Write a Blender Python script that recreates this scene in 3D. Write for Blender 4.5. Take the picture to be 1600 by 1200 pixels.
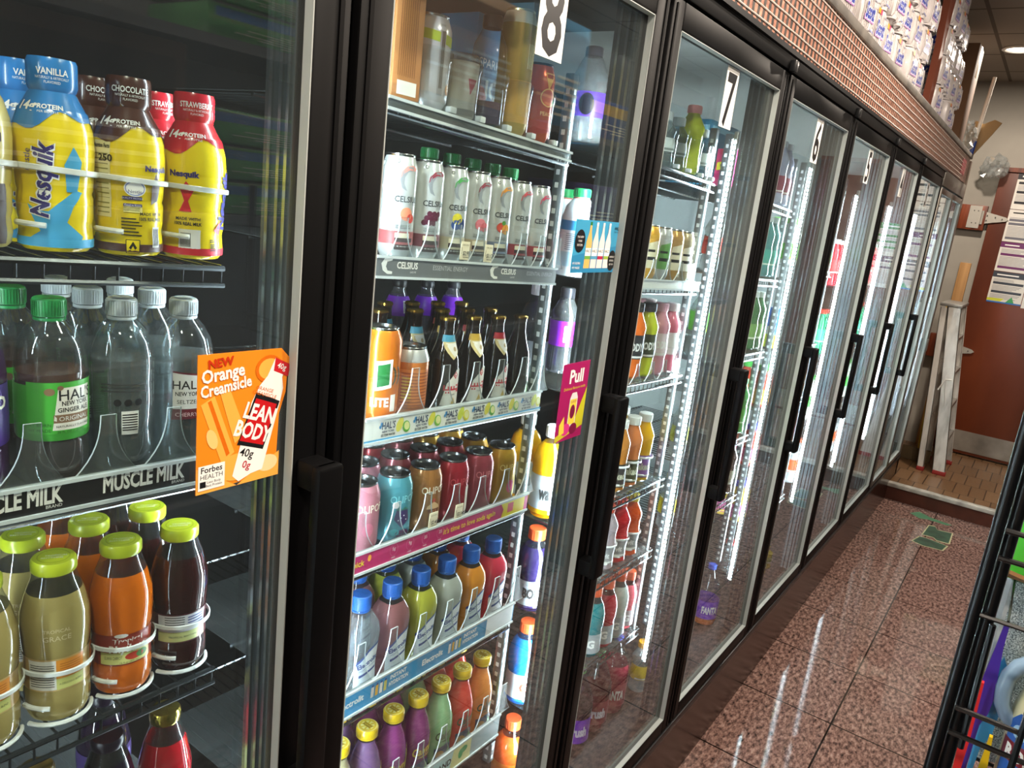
import bpy, bmesh, math, random
from mathutils import Vector, Matrix
random.seed(7)
SC = bpy.context.scene
COL = SC.collection
for o in list(bpy.data.objects): bpy.data.objects.remove(o)

# ------------------------------------------------------------------ camera, world, exposure
F, YAW, PITCH, ROLL = 1195.9, 0.5962, 0.2378, 0.1167
w = Vector((-math.sin(YAW)*math.cos(PITCH), math.cos(YAW)*math.cos(PITCH), -math.sin(PITCH)))
r = w.cross(Vector((0, 0, 1))).normalized(); u = r.cross(w)
r2 = r*math.cos(ROLL) + u*math.sin(ROLL); u2 = u*math.cos(ROLL) - r*math.sin(ROLL)
cd = bpy.data.cameras.new('camera'); cam = bpy.data.objects.new('camera', cd); COL.objects.link(cam)
cd.sensor_fit = 'HORIZONTAL'; cd.sensor_width = 36; cd.lens = F/1600*36; cd.clip_start = .02
cam.matrix_world = Matrix(((r2.x, u2.x, -w.x, .68), (r2.y, u2.y, -w.y, 0), (r2.z, u2.z, -w.z, 1.8462), (0, 0, 0, 1)))
SC.camera = cam
W = bpy.data.worlds.new('world'); SC.world = W; W.use_nodes = True
W.node_tree.nodes['Background'].inputs[0].default_value = (.9, .95, 1, 1)
W.node_tree.nodes['Background'].inputs[1].default_value = .10
SC.view_settings.view_transform = 'Standard'; SC.view_settings.look = 'None'
SC.view_settings.exposure = 0.42; SC.view_settings.gamma = 1; SC.view_settings.use_curve_mapping = False
SC.cycles.transparent_max_bounces = 20; SC.cycles.max_bounces = 6; SC.cycles.glossy_bounces = 4
SC.cycles.sample_clamp_indirect = 6
LED_STRENGTH = 75.0
CEIL_POWER = 34.0

# ------------------------------------------------------------------ materials
def lin(h):
    if isinstance(h, str):
        h = h.lstrip('#'); c = [int(h[i:i+2], 16)/255 for i in (0, 2, 4)]
    else: c = h
    return tuple(x/12.92 if x <= .04045 else ((x+.055)/1.055)**2.4 for x in c) + (1,)
_mats = {}
def new_mat(n):
    m = bpy.data.materials.new(n); m.use_nodes = True; nt = m.node_tree; nt.nodes.clear()
    out = nt.nodes.new('ShaderNodeOutputMaterial'); return m, nt, out
def P(h, rough=.45, metal=0, coat=0, vary=.06, scale=30, bump=0, name=None, spec=.5):
    """a plain surface whose colour varies slightly with a noise"""
    k = ('P', str(h), rough, metal, coat, vary, scale, bump, spec)
    if k in _mats: return _mats[k]
    m, nt, out = new_mat(name or 'surface_%s' % str(h).strip('#'))
    b = nt.nodes.new('ShaderNodeBsdfPrincipled'); nt.links.new(b.outputs[0], out.inputs[0])
    b.inputs['Roughness'].default_value = rough; b.inputs['Metallic'].default_value = metal
    b.inputs['Coat Weight'].default_value = coat; b.inputs['Specular IOR Level'].default_value = spec; b.inputs['Coat Roughness'].default_value = .03
    c = lin(h)
    if vary:
        tc = nt.nodes.new('ShaderNodeTexCoord'); n = nt.nodes.new('ShaderNodeTexNoise')
        n.inputs['Scale'].default_value = scale; nt.links.new(tc.outputs['Object'], n.inputs['Vector'])
        mx = nt.nodes.new('ShaderNodeMix'); mx.data_type = 'RGBA'
        mx.inputs[6].default_value = tuple(x*(1-vary) for x in c[:3])+(1,); mx.inputs[7].default_value = tuple(min(1, x*(1+vary)) for x in c[:3])+(1,)
        nt.links.new(n.outputs['Fac'], mx.inputs[0]); nt.links.new(mx.outputs[2], b.inputs['Base Color'])
        if bump:
            bp = nt.nodes.new('ShaderNodeBump'); bp.inputs['Strength'].default_value = bump
            nt.links.new(n.outputs['Fac'], bp.inputs['Height']); nt.links.new(bp.outputs[0], b.inputs['Normal'])
    else: b.inputs['Base Color'].default_value = c
    _mats[k] = m; return m
def INK(h, rough=.4): return P(h, rough, vary=0)
def LIQ(h): return P(h, .06, coat=.6, vary=.1, scale=14)     # juice seen through a glossy bottle wall
def CLEAR(tint='ffffff', base=.04, rough=.03, ior=1.45, haze=0, name='clear_plastic'):
    k = ('C', tint, base, rough, ior, haze)
    if k in _mats: return _mats[k]
    m, nt, out = new_mat(name)
    t = nt.nodes.new('ShaderNodeBsdfTransparent'); t.inputs[0].default_value = lin(tint)
    g = nt.nodes.new('ShaderNodeBsdfGlossy'); g.inputs['Roughness'].default_value = rough
    lw = nt.nodes.new('ShaderNodeLayerWeight'); lw.inputs[0].default_value = .5     # Schlick's curve, the same from both sides of the wall
    pw_ = nt.nodes.new('ShaderNodeMath'); pw_.operation = 'POWER'; pw_.inputs[1].default_value = 5; nt.links.new(lw.outputs['Facing'], pw_.inputs[0])
    r0 = ((ior-1)/(ior+1))**2; f = nt.nodes.new('ShaderNodeMapRange'); f.inputs[3].default_value = r0; nt.links.new(pw_.outputs[0], f.inputs[0])
    a = nt.nodes.new('ShaderNodeMath'); a.operation = 'ADD'; a.inputs[1].default_value = base; a.use_clamp = True
    mx = nt.nodes.new('ShaderNodeMixShader')
    nt.links.new(f.outputs[0], a.inputs[0]); nt.links.new(a.outputs[0], mx.inputs[0])
    nt.links.new(t.outputs[0], mx.inputs[1]); nt.links.new(g.outputs[0], mx.inputs[2])
    last = mx
    if haze:
        d = nt.nodes.new('ShaderNodeBsdfDiffuse'); d.inputs[0].default_value = (.8, .85, .85, 1)
        tc = nt.nodes.new('ShaderNodeTexCoord'); n = nt.nodes.new('ShaderNodeTexNoise'); n.inputs['Scale'].default_value = 6; n.inputs['Detail'].default_value = 6
        mp = nt.nodes.new('ShaderNodeMath'); mp.operation = 'MULTIPLY'; mp.inputs[1].default_value = haze*2
        nt.links.new(tc.outputs['Object'], n.inputs['Vector']); nt.links.new(n.outputs['Fac'], mp.inputs[0])
        m2 = nt.nodes.new('ShaderNodeMixShader'); nt.links.new(mp.outputs[0], m2.inputs[0]); nt.links.new(mx.outputs[0], m2.inputs[1]); nt.links.new(d.outputs[0], m2.inputs[2]); last = m2
    nt.links.new(last.outputs[0], out.inputs[0]); _mats[k] = m; return m
def EMIT(h, s, dots=0, name='lamp_light'):
    k = ('E', h, s, dots)
    if k in _mats: return _mats[k]
    m, nt, out = new_mat(name); e = nt.nodes.new('ShaderNodeEmission'); e.inputs[0].default_value = lin(h); e.inputs[1].default_value = s
    if dots:   # single diodes along the strip
        tc = nt.nodes.new('ShaderNodeTexCoord'); sx = nt.nodes.new('ShaderNodeSeparateXYZ'); nt.links.new(tc.outputs['Object'], sx.inputs[0])
        q = nt.nodes.new('ShaderNodeMath'); q.operation = 'MULTIPLY'; q.inputs[1].default_value = 2*math.pi/dots; nt.links.new(sx.outputs[2], q.inputs[0])
        c = nt.nodes.new('ShaderNodeMath'); c.operation = 'COSINE'; nt.links.new(q.outputs[0], c.inputs[0])
        p = nt.nodes.new('ShaderNodeMapRange'); p.inputs[1].default_value = -.2; p.inputs[2].default_value = .8; p.inputs[3].default_value = s*.03; p.inputs[4].default_value = s*1.8
        nt.links.new(c.outputs[0], p.inputs[0]); nt.links.new(p.outputs[0], e.inputs[1])
    nt.links.new(e.outputs[0], out.inputs[0]); _mats[k] = m; return m
def nodes_mat(name):
    m, nt, out = new_mat(name); b = nt.nodes.new('ShaderNodeBsdfPrincipled'); nt.links.new(b.outputs[0], out.inputs[0])
    tc = nt.nodes.new('ShaderNodeTexCoord')
    def N(t, **k):
        n = nt.nodes.new(t)
        for a, v in k.items(): setattr(n, a, v)
        return n
    return m, nt, b, tc, N
def ramp(N, nt, src, stops):
    c = N('ShaderNodeValToRGB'); e = c.color_ramp.elements
    while len(e) < len(stops): e.new(.5)
    for q, (p, h) in zip(e, stops): q.position = p; q.color = lin(h)
    nt.links.new(src, c.inputs[0]); return c
def granite_floor():
    m, nt, b, tc, N = nodes_mat('red_granite_tiles')
    mp = N('ShaderNodeMapping'); mp.inputs['Rotation'].default_value = (0, 0, .5); mp.inputs['Scale'].default_value = (1, .45, 1); nt.links.new(tc.outputs['Object'], mp.inputs[0])
    n1 = N('ShaderNodeTexNoise'); n1.inputs['Scale'].default_value = 75; n1.inputs['Detail'].default_value = 6; n1.inputs['Roughness'].default_value = .65; nt.links.new(mp.outputs[0], n1.inputs['Vector'])
    n2 = N('ShaderNodeTexNoise'); n2.inputs['Scale'].default_value = 2.2; nt.links.new(tc.outputs['Object'], n2.inputs['Vector'])
    c = ramp(N, nt, n1.outputs['Fac'], [(.33, '2c2523'), (.45, '68504a'), (.56, '93746a'), (.72, 'b89f95')])
    br = N('ShaderNodeTexBrick'); br.offset = 0; br.inputs['Scale'].default_value = 1; br.inputs['Mortar Size'].default_value = .0035; br.inputs['Brick Width'].default_value = .36; br.inputs['Row Height'].default_value = .46
    mp2 = N('ShaderNodeMapping'); mp2.inputs['Location'].default_value = (0.005, -.2, 0); nt.links.new(tc.outputs['Object'], mp2.inputs[0]); nt.links.new(mp2.outputs[0], br.inputs['Vector'])
    mx = N('ShaderNodeMix', data_type='RGBA'); nt.links.new(br.outputs['Fac'], mx.inputs[0]); nt.links.new(c.outputs[0], mx.inputs[6]); mx.inputs[7].default_value = lin('1d1512')
    nt.links.new(mx.outputs[2], b.inputs['Base Color'])
    rr = N('ShaderNodeMapRange'); rr.inputs[3].default_value = .02; rr.inputs[4].default_value = .085; nt.links.new(n2.outputs['Fac'], rr.inputs[0]); nt.links.new(rr.outputs[0], b.inputs['Roughness'])
    return m
def noise_mat(name, stops, scale, rough, stretch=(1, 1, 1), detail=4, bump=0, metal=0):
    m, nt, b, tc, N = nodes_mat(name)
    mp = N('ShaderNodeMapping'); mp.inputs['Scale'].default_value = stretch; nt.links.new(tc.outputs['Object'], mp.inputs[0])
    n = N('ShaderNodeTexNoise'); n.inputs['Scale'].default_value = scale; n.inputs['Detail'].default_value = detail; nt.links.new(mp.outputs[0], n.inputs['Vector'])
    c = ramp(N, nt, n.outputs['Fac'], stops); nt.links.new(c.outputs[0], b.inputs['Base Color']); b.inputs['Roughness'].default_value = rough; b.inputs['Metallic'].default_value = metal
    if bump:
        bp = N('ShaderNodeBump'); bp.inputs['Strength'].default_value = bump; bp.inputs['Distance'].default_value = .004; nt.links.new(n.outputs['Fac'], bp.inputs['Height']); nt.links.new(bp.outputs[0], b.inputs['Normal'])
    return m
def tile_mat(name, tw, th, c1, c2, mort, msize, rough, axes='xy', offset=0):
    m, nt, b, tc, N = nodes_mat(name)
    sx = N('ShaderNodeSeparateXYZ'); nt.links.new(tc.outputs['Object'], sx.inputs[0]); cx = N('ShaderNodeCombineXYZ')
    nt.links.new(sx.outputs['XYZ'.index(axes[0].upper())], cx.inputs[0]); nt.links.new(sx.outputs['XYZ'.index(axes[1].upper())], cx.inputs[1])
    br = N('ShaderNodeTexBrick'); br.offset = offset; br.inputs['Scale'].default_value = 1; br.inputs['Mortar Size'].default_value = msize
    br.inputs['Brick Width'].default_value = tw; br.inputs['Row Height'].default_value = th; br.inputs['Color1'].default_value = lin(c1); br.inputs['Color2'].default_value = lin(c2); br.inputs['Mortar'].default_value = lin(mort)
    nt.links.new(cx.outputs[0], br.inputs['Vector']); nt.links.new(br.outputs[0], b.inputs['Base Color']); b.inputs['Roughness'].default_value = rough
    return m
BLACK = P('070708', .48, name='black_frame', spec=.12); DARK = P('1b1c1e', .35, name='dark_trim'); CHAR = P('2b2b2b', .5)
SILVER = P('c9ccca', .3, metal=.9, name='silver'); GALV = P('c3c8c8', .35, metal=.5, name='galvanised'); CHROME = P('8d9092', .22, metal=1, name='wire_metal')
SPACER = P('a9b0ad', .5, name='grey_spacer'); WHITE = P('f1f0ec', .45, name='white_paint'); OFFW = P('dcdad2', .55)
GLASS = CLEAR('f2f8f6', .05, .0, 1.5, .006, 'door_glass')     # coated double pane
PET = CLEAR('eef2f2', .05, .05, 1.45, .02, 'clear_bottle_plastic'); ACRY = CLEAR('f3f6f6', .03, .06, 1.4, .03, 'clear_divider_plastic')
EDGE = P('d5dcdd', .15, coat=.5, name='lit_plastic_edge'); HOOP = P('d8dbd8', .3, name='milky_plastic')  # pale edge colour stands for light caught in the clear plastic's rims
ALU = P('b9bcbe', .25, metal=1, vary=.03, name='aluminium'); INKB = INK('17171a'); INKW = INK('f4f3ee')
WOOD = noise_mat('brown_wood', [(.3, '4e2213'), (.6, '7a3a20'), (.8, '8c4526')], 6, .45, (6, 1, .6))
CARD = noise_mat('cardboard', [(.3, '8a6a48'), (.7, 'a98760')], 9, .8, (1, 1, 3))

# ------------------------------------------------------------------ mesh builder
def rotz(a): return Matrix.Rotation(a, 4, 'Z')
class MB:
    def __init__(s): s.v = []; s.f = []; s.m = []; s.mats = []
    def mi(s, mat):
        if mat not in s.mats: s.mats.append(mat)
        return s.mats.index(mat)
    def add(s, vs, fs, mat):
        o = len(s.v); i = s.mi(mat); s.v.extend(tuple(p) for p in vs)
        for f in fs: s.f.append(tuple(o+k for k in f)); s.m.append(i)
        return s
    def box(s, x0, x1, y0, y1, z0, z1, mat, bev=0, M=None):
        x0, x1 = sorted((x0, x1)); y0, y1 = sorted((y0, y1)); z0, z1 = sorted((z0, z1))
        b = bmesh.new(); bmesh.ops.create_cube(b, size=1)
        for p in b.verts: p.co = Vector(((x0+x1)/2+p.co.x*(x1-x0), (y0+y1)/2+p.co.y*(y1-y0), (z0+z1)/2+p.co.z*(z1-z0)))
        if bev: bmesh.ops.bevel(b, geom=b.edges[:], offset=bev, segments=2, affect='EDGES', profile=.5)
        return s.bm(b, mat, M)
    def bm(s, b, mat, M=None):
        b.verts.index_update(); vs = [(M @ p.co if M else p.co)[:] for p in b.verts]; fs = [[q.index for q in f.verts] for f in b.faces]; b.free()
        return s.add(vs, fs, mat)
    def lathe(s, prof, mat, seg=28, sq=0, c=(0, 0), flat=1.0):
        """prof: (radius, height[, material of the band above])"""
        rings = []; n = len(prof)
        def rf(a):
            if not sq: return 1
            return min(1.17, 1/((abs(math.cos(a))**sq+abs(math.sin(a))**sq)**(1/sq)))
        base = len(s.v)
        for q in prof:
            if q[0] < 1e-6: rings.append([len(s.v)]); s.v.append((c[0], c[1], q[1]))
            else:
                rings.append(list(range(len(s.v), len(s.v)+seg)))
                for k in range(seg):
                    a = 2*math.pi*k/seg; R = q[0]*rf(a); s.v.append((c[0]+R*math.cos(a)*flat, c[1]+R*math.sin(a), q[1]))
        for i in range(n-1):
            A, B = rings[i], rings[i+1]; mm = s.mi(prof[i][2] if len(prof[i]) > 2 else mat)
            for k in range(seg):
                l = (k+1) % seg
                if len(A) == 1 and len(B) == 1: break
                f = (A[0], B[l], B[k]) if len(A) == 1 else (A[k], A[l], B[0]) if len(B) == 1 else (A[k], A[l], B[l], B[k])
                s.f.append(f); s.m.append(mm)
        return s
    def tube(s, pts, rad, mat, seg=6, closed=False):
        pts = [Vector(p) for p in pts]; n = len(pts); rings = []
        x = None
        for i, p in enumerate(pts):
            a = pts[(i-1) % n] if (i or closed) else p; b = pts[(i+1) % n] if (i < n-1 or closed) else p
            t = (b-a).normalized()
            if x is None: x = t.cross(Vector((0, 0, 1)) if abs(t.z) < .9 else Vector((1, 0, 0)))
            x = (x-t*x.dot(t)).normalized(); y = t.cross(x)
            rings.append(len(s.v))
            for k in range(seg):
                g = 2*math.pi*k/seg; s.v.append(tuple(p+x*rad*math.cos(g)+y*rad*math.sin(g)))
        i0 = s.mi(mat)
        for i in range(n if closed else n-1):
            A, B = rings[i], rings[(i+1) % n]
            for k in range(seg): l = (k+1) % seg; s.f.append((A+k, B+k, B+l, A+l)); s.m.append(i0)
        if not closed:
            s.f.append(tuple(rings[0]+k for k in range(seg))); s.m.append(i0); s.f.append(tuple(rings[-1]+k for k in reversed(range(seg)))); s.m.append(i0)
        return s
    def prism(s, outline, t, fn, mat, edge=None):
        """outline in (u,v); fn(u,v,d) -> point; thickness t"""
        n = len(outline); A = [fn(a, b, 0) for a, b in outline]; B = [fn(a, b, t) for a, b in outline]
        s.add(A+B, [tuple(range(n-1, -1, -1)), tuple(range(n, 2*n))], mat)
        o = len(s.v); s.add(A+B, [(k, (k+1) % n, n+(k+1) % n, n+k) for k in range(n)], edge or mat)
        return s
    def build(s, name, parent=None, loc=(0, 0, 0), rot=None, sharp=38):
        me = bpy.data.meshes.new(name); me.from_pydata(s.v, [], s.f)
        for m in s.mats: me.materials.append(m)
        me.polygons.foreach_set('material_index', s.m); me.polygons.foreach_set('use_smooth', [True]*len(s.f))
        b = bmesh.new(); b.from_mesh(me); bmesh.ops.recalc_face_normals(b, faces=b.faces[:]) if len(s.f) < 20000 else None; b.to_mesh(me); b.free()
        try: me.set_sharp_from_angle(angle=math.radians(sharp))
        except Exception: pass
        me.update(); o = bpy.data.objects.new(name, me); COL.objects.link(o); o.location = loc
        if rot: o.rotation_euler = rot
        if parent: o.parent = parent
        return o
    # ---- flat artwork (lettering, shapes) laid on a surface: fn(u, v, height) -> point
    def art(s, shapes, fn, step=.006, vstep=0, h0=.0004):
        for li, sh in enumerate(shapes):
            b = bmesh.new(); k = sh[0]
            if k == 't':
                _, txt, x, y, size, mat = sh[:6]; o = sh[6] if len(sh) > 6 else {}
                vs, fs, wd = glyphs(txt, o.get('bold', 0)); sx = o.get('sx', 1); sk = o.get('shear', 0); al = o.get('align', .5); ro = math.radians(o.get('rot', 0))
                if o.get('fit') and wd*size*sx > o['fit']: sx = o['fit']/(wd*size)
                P_ = []
                for a, c in vs:
                    a, c = (a-wd*al)*size*sx+sk*c*size, (c-.35)*size
                    P_.append((x+a*math.cos(ro)-c*math.sin(ro), y+a*math.sin(ro)+c*math.cos(ro)))
                bv = [b.verts.new((p[0], p[1], 0)) for p in P_]
                for f in fs:
                    try: b.faces.new([bv[i] for i in f])
                    except ValueError: pass
            else:
                if k == 'r': _, x0, y0, x1, y1, mat = sh; pts = [(x0, y0), (x1, y0), (x1, y1), (x0, y1)]
                elif k == 'e':
                    _, x, y, a, c, mat = sh[:6]; ro = math.radians(sh[6]) if len(sh) > 6 else 0
                    pts = [(x+a*math.cos(t)*math.cos(ro)-c*math.sin(t)*math.sin(ro), y+a*math.cos(t)*math.sin(ro)+c*math.sin(t)*math.cos(ro)) for t in [2*math.pi*i/20 for i in range(20)]]
                elif k == 'p': _, pts, mat = sh
                b.faces.new([b.verts.new((p[0], p[1], 0)) for p in pts])
            if step and b.verts:
                xs = [v.co.x for v in b.verts]; ys = [v.co.y for v in b.verts]
                def cut(lo, hi, st, ax):
                    q = math.ceil(lo/st)*st
                    while q < hi:
                        no = (1, 0, 0) if ax == 0 else (0, 1, 0); co = (q, 0, 0) if ax == 0 else (0, q, 0)
                        bmesh.ops.bisect_plane(b, geom=b.verts[:]+b.edges[:]+b.faces[:], plane_co=co, plane_no=no, dist=1e-7); q += st
                cut(min(xs), max(xs), step, 0)
                if vstep: cut(min(ys), max(ys), vstep, 1)
            for v in b.verts: v.co = Vector(fn(v.co.x, v.co.y, h0+li*.000025))
            s.bm(b, mat)
        return s
_gl = {}
def glyphs(txt, bold=0):
    k = (txt, bold)
    if k in _gl: return _gl[k]
    c = bpy.data.curves.new('lettering', 'FONT'); c.body = txt; c.size = 1; c.resolution_u = 2; c.offset = bold; c.fill_mode = 'FRONT'
    o = bpy.data.objects.new('lettering', c); COL.objects.link(o); dg = bpy.context.evaluated_depsgraph_get(); dg.update()
    me = bpy.data.meshes.new_from_object(o.evaluated_get(dg)); vs = [(v.co.x, v.co.y) for v in me.vertices]; fs = [tuple(p.vertices) for p in me.polygons]
    bpy.data.objects.remove(o); bpy.data.curves.remove(c); bpy.data.meshes.remove(me)
    x0 = min([v[0] for v in vs] or [0]); x1 = max([v[0] for v in vs] or [1])
    _gl[k] = ([(a-x0, b) for a, b in vs], fs, x1-x0); return _gl[k]
def tag(o, label=None, cat=None, group=None, kind=None):
    if label: o['label'] = label
    if cat: o['category'] = cat
    if group: o['group'] = group
    if kind: o['kind'] = kind
    return o
def thing(name, label, cat, loc=(0, 0, 0), rz=0, group=None):
    o = bpy.data.objects.new(name, None); COL.objects.link(o); o.empty_display_size = .05; o.location = loc; o.rotation_euler = (0, 0, rz)
    return tag(o, label, cat, group)
def dup(root, loc, rz, label, group=None):
    c = root.copy(); COL.objects.link(c); c.location = loc; c.rotation_euler = (0, 0, rz); c['label'] = label
    if group: c['group'] = group
    for ch in list(root.children):
        d = ch.copy(); COL.objects.link(d); d.parent = c
        for g in list(ch.children): e = g.copy(); COL.objects.link(e); e.parent = d
    return c
def structure(o): o['kind'] = 'structure'; return o
def planeX(x, y0, z0):           # artwork on a plane facing the aisle
    return lambda a, b, h: (x+h, y0+a, z0+b)
def planeY(y, x0, z0):           # artwork on a plane facing the camera end
    return lambda a, b, h: (x0+a, y-h, z0+b)
def prof_r(prof):
    pr = [(q[0], q[1]) for q in prof]
    def f(z):
        for (r0, z0), (r1, z1) in zip(pr, pr[1:]):
            if z0 <= z <= z1 and z1 > z0: return r0+(r1-r0)*(z-z0)/(z1-z0)
        return pr[-1][0]
    return f
def wrapper(prof, rot, ref, sq=0):
    rf = prof_r(prof)
    def fn(a, b, h):
        t = math.radians(rot)+a/ref; R = rf(b)
        if sq: R *= min(1.17, 1/((abs(math.cos(t))**sq+abs(math.sin(t))**sq)**(1/sq)))
        return ((R+h)*math.cos(t), (R+h)*math.sin(t), b)
    return fn

# ------------------------------------------------------------------ the room
MUL = {-3: -.15, -2: .615, -1: 1.37, 0: 2.105, 1: 2.863, 2: 3.624, 3: 4.385, 4: 5.20, 5: 5.795, 6: 6.345}
ZT, ZB = 2.235, .285
YB = 7.6
structure(MB().box(-1.6, 2.6, -1.8, 6.1, -.06, 0, granite_floor()).build('floor'))
tan = tile_mat('tan_floor_tiles', .10, .30, '6e5238', '806246', '3e2e20', .004, .35, 'xy', .5)
structure(MB().box(-1.6, 2.6, 6.1, YB, -.06, .12, tan).build('floor_platform'))
RISER = noise_mat('riser_brown', [(.3, '3b1a10'), (.7, '5a2c1c')], 5, .4, (1, 1, 1))
structure(MB().box(0, 2.6, 6.088, 6.1, 0, .10, RISER).build('trim_1'))
structure(MB().box(-.02, 2.6, 6.07, 6.135, .10, .128, noise_mat('scuffed_white', [(.3, '8c8880'), (.7, 'c9c5ba')], 12, .5), .004).build('trim_2'))
GREYW = noise_mat('grey_wall_paint', [(.35, '8d8980'), (.65, 'a5a096')], 1.5, .7)
structure(MB().box(-1.6, 2.6, YB, YB+.1, -.06, 3.2, GREYW).build('wall_back'))
structure(MB().box(2.6, 2.7, -1.8, YB, -.06, 3.2, GREYW).build('wall_right'))
structure(MB().box(-1.7, -1.6, -1.8, YB, -.06, 3.2, P('3a3c3e', .6)).build('wall_left'))
structure(MB().box(-1.7, 2.7, -1.9, -1.8, -.06, 3.2, GREYW).build('wall_front'))
structure(MB().box(-1.7, 2.7, -1.9, YB+.1, 3.2, 3.3, tile_mat('ceiling_tiles', .6, .6, '8d8479', '958b7f', '5b5147', .012, .8, 'xy', 0)).build('ceiling'))
structure(MB().box(.02, .62, 4.3, 4.93, 3.185, 3.2, WOOD).build('trim_3'))
# cooler shell
structure(MB().box(-.06, 0, -1.2, 6.4, 0, ZB-.004, noise_mat('dark_granite_kick', [(.4, '1e1411'), (.6, '39251d'), (.75, '5a3b2e')], 110, .22)).build('baseboard_left'))
structure(MB().box(-.005, .006, -1.2, 6.38, ZB-.03, ZB-.003, DARK, .003).build('trim_4'))
structure(MB().box(-1.6, -.06, -1.2, 6.4, ZB-.06, ZB-.004, P('2b2522', .5)).build('floor_cooler'))
structure(MB().box(-1.6, -.03, -1.2, 1.90, 2.30, 2.36, P('2a2c2e', .6)).build('ceiling_cooler'))
structure(MB().box(-1.6, -.03, 1.90, 6.4, 2.30, 2.36, P('a8aaa6', .5)).build('ceiling_cooler_painted_lit'))  # paler than the near half: strip light on the ceiling put into its colour
structure(MB().box(-.80, -.79, 2.98, 6.33, ZB, 2.3, P('8f9a9a', .5)).build('wall_cooler_added_panel'))  # pale panel added to brighten the background behind the far bays
structure(MB().box(-1.22, -1.2, -1.2, 6.4, ZB, 2.3, P('07080a', .8, spec=.2)).build('wall_cooler'))
structure(MB().box(-1.2, 0, 6.335, 6.40, 0, 2.45, noise_mat('scuffed_panel', [(.3, '4a3c33'), (.7, '7a6a5d')], 7, .5)).build('wall_cooler_end'))
# header: black track, then the copper mosaic soffit and its grey cap
hd = MB().box(-.05, .004, -1.2, 5.20, ZT+.004, 2.288, BLACK, .003).box(.004, .014, -1.2, 5.2, 2.272, 2.284, DARK)
for k in range(-1, 4): hd.box(.004, .02, MUL[k]-.03, MUL[k]-.005, ZT, ZT+.028, DARK, .003)
structure(hd.build('trim_5'))
structure(MB().box(-.028, .002, 5.246, 6.335, 2.20, 2.288, P('77736c', .4, metal=.4), .003).build('trim_6'))
def soffit_mat():
    m, nt, b, tc, N = nodes_mat('copper_mosaic')
    sx = N('ShaderNodeSeparateXYZ'); nt.links.new(tc.outputs['Object'], sx.inputs[0]); cx = N('ShaderNodeCombineXYZ')
    nt.links.new(sx.outputs[1], cx.inputs[0]); nt.links.new(sx.outputs[2], cx.inputs[1])
    def M_(op, a, v):
        q = N('ShaderNodeMath', operation=op); nt.links.new(a, q.inputs[0]); q.inputs[1].default_value = v; return q.outputs[0]
    fr = M_('FRACT', M_('MULTIPLY', sx.outputs[1], 1/.034), 0); st = M_('GREATER_THAN', fr, .52)      # copper chips between dark gaps
    n = N('ShaderNodeTexNoise'); n.inputs['Scale'].default_value = 70; n.inputs['Detail'].default_value = 3; nt.links.new(tc.outputs['Object'], n.inputs['Vector'])
    c1 = ramp(N, nt, n.outputs['Fac'], [(.3, '8a5644'), (.5, 'b97f69'), (.7, 'd9a48c')]); c2 = ramp(N, nt, n.outputs['Fac'], [(.35, '2a2624'), (.65, '57504b')])
    mx = N('ShaderNodeMix', data_type='RGBA'); nt.links.new(st, mx.inputs[0]); nt.links.new(c1.outputs[0], mx.inputs[6]); nt.links.new(c2.outputs[0], mx.inputs[7])
    nt.links.new(mx.outputs[2], b.inputs['Base Color']); b.inputs['Roughness'].default_value = .4; b.inputs['Metallic'].default_value = .1
    bp = N('ShaderNodeBump'); bp.inputs['Strength'].default_value = .5; bp.inputs['Distance'].default_value = .003; bp.invert = True; nt.links.new(st, bp.inputs['Height']); nt.links.new(bp.outputs[0], b.inputs['Normal'])
    return m
sf = MB().box(-.06, .004, -1.2, 6.2, 2.29, 2.452, soffit_mat())
cord = P('f2e6dc', .5)
for i in range(7):                                       # pale rounded lines between the mosaic rows
    z = 2.298+i*.0243
    pts = [(.0055, y*.1, z+.0007*math.sin(y*2.1+i*1.7)) for y in range(-12, 60)]
    sf.tube(pts, .0019, cord, 5)
structure(sf.build('trim_7'))
structure(MB().box(-.12, .012, -1.2, 6.25, 2.452, 2.482, noise_mat('worn_grey_cap', [(.35, '55504a'), (.65, '7a736a')], 8, .55), .004).build('trim_8'))
structure(MB().box(-1.6, -.12, -1.2, 6.25, 2.44, 2.47, P('4b4642', .7)).build('ceiling_cooler_top'))
red = MB().box(0, .006, 5.83, 6.03, 2.325, 2.425, P('9a4a50', .5))
red.art([('r', .01+.047*i, .008+.022*j, .045+.047*i, .026+.022*j, INK('c76a70')) for i in range(4) for j in range(4)], planeX(.006, 5.83, 2.325), 0)
tag(red.build('price_sign'), 'small faded red sign of squares at the far end of the copper tile band', 'sign')

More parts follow.
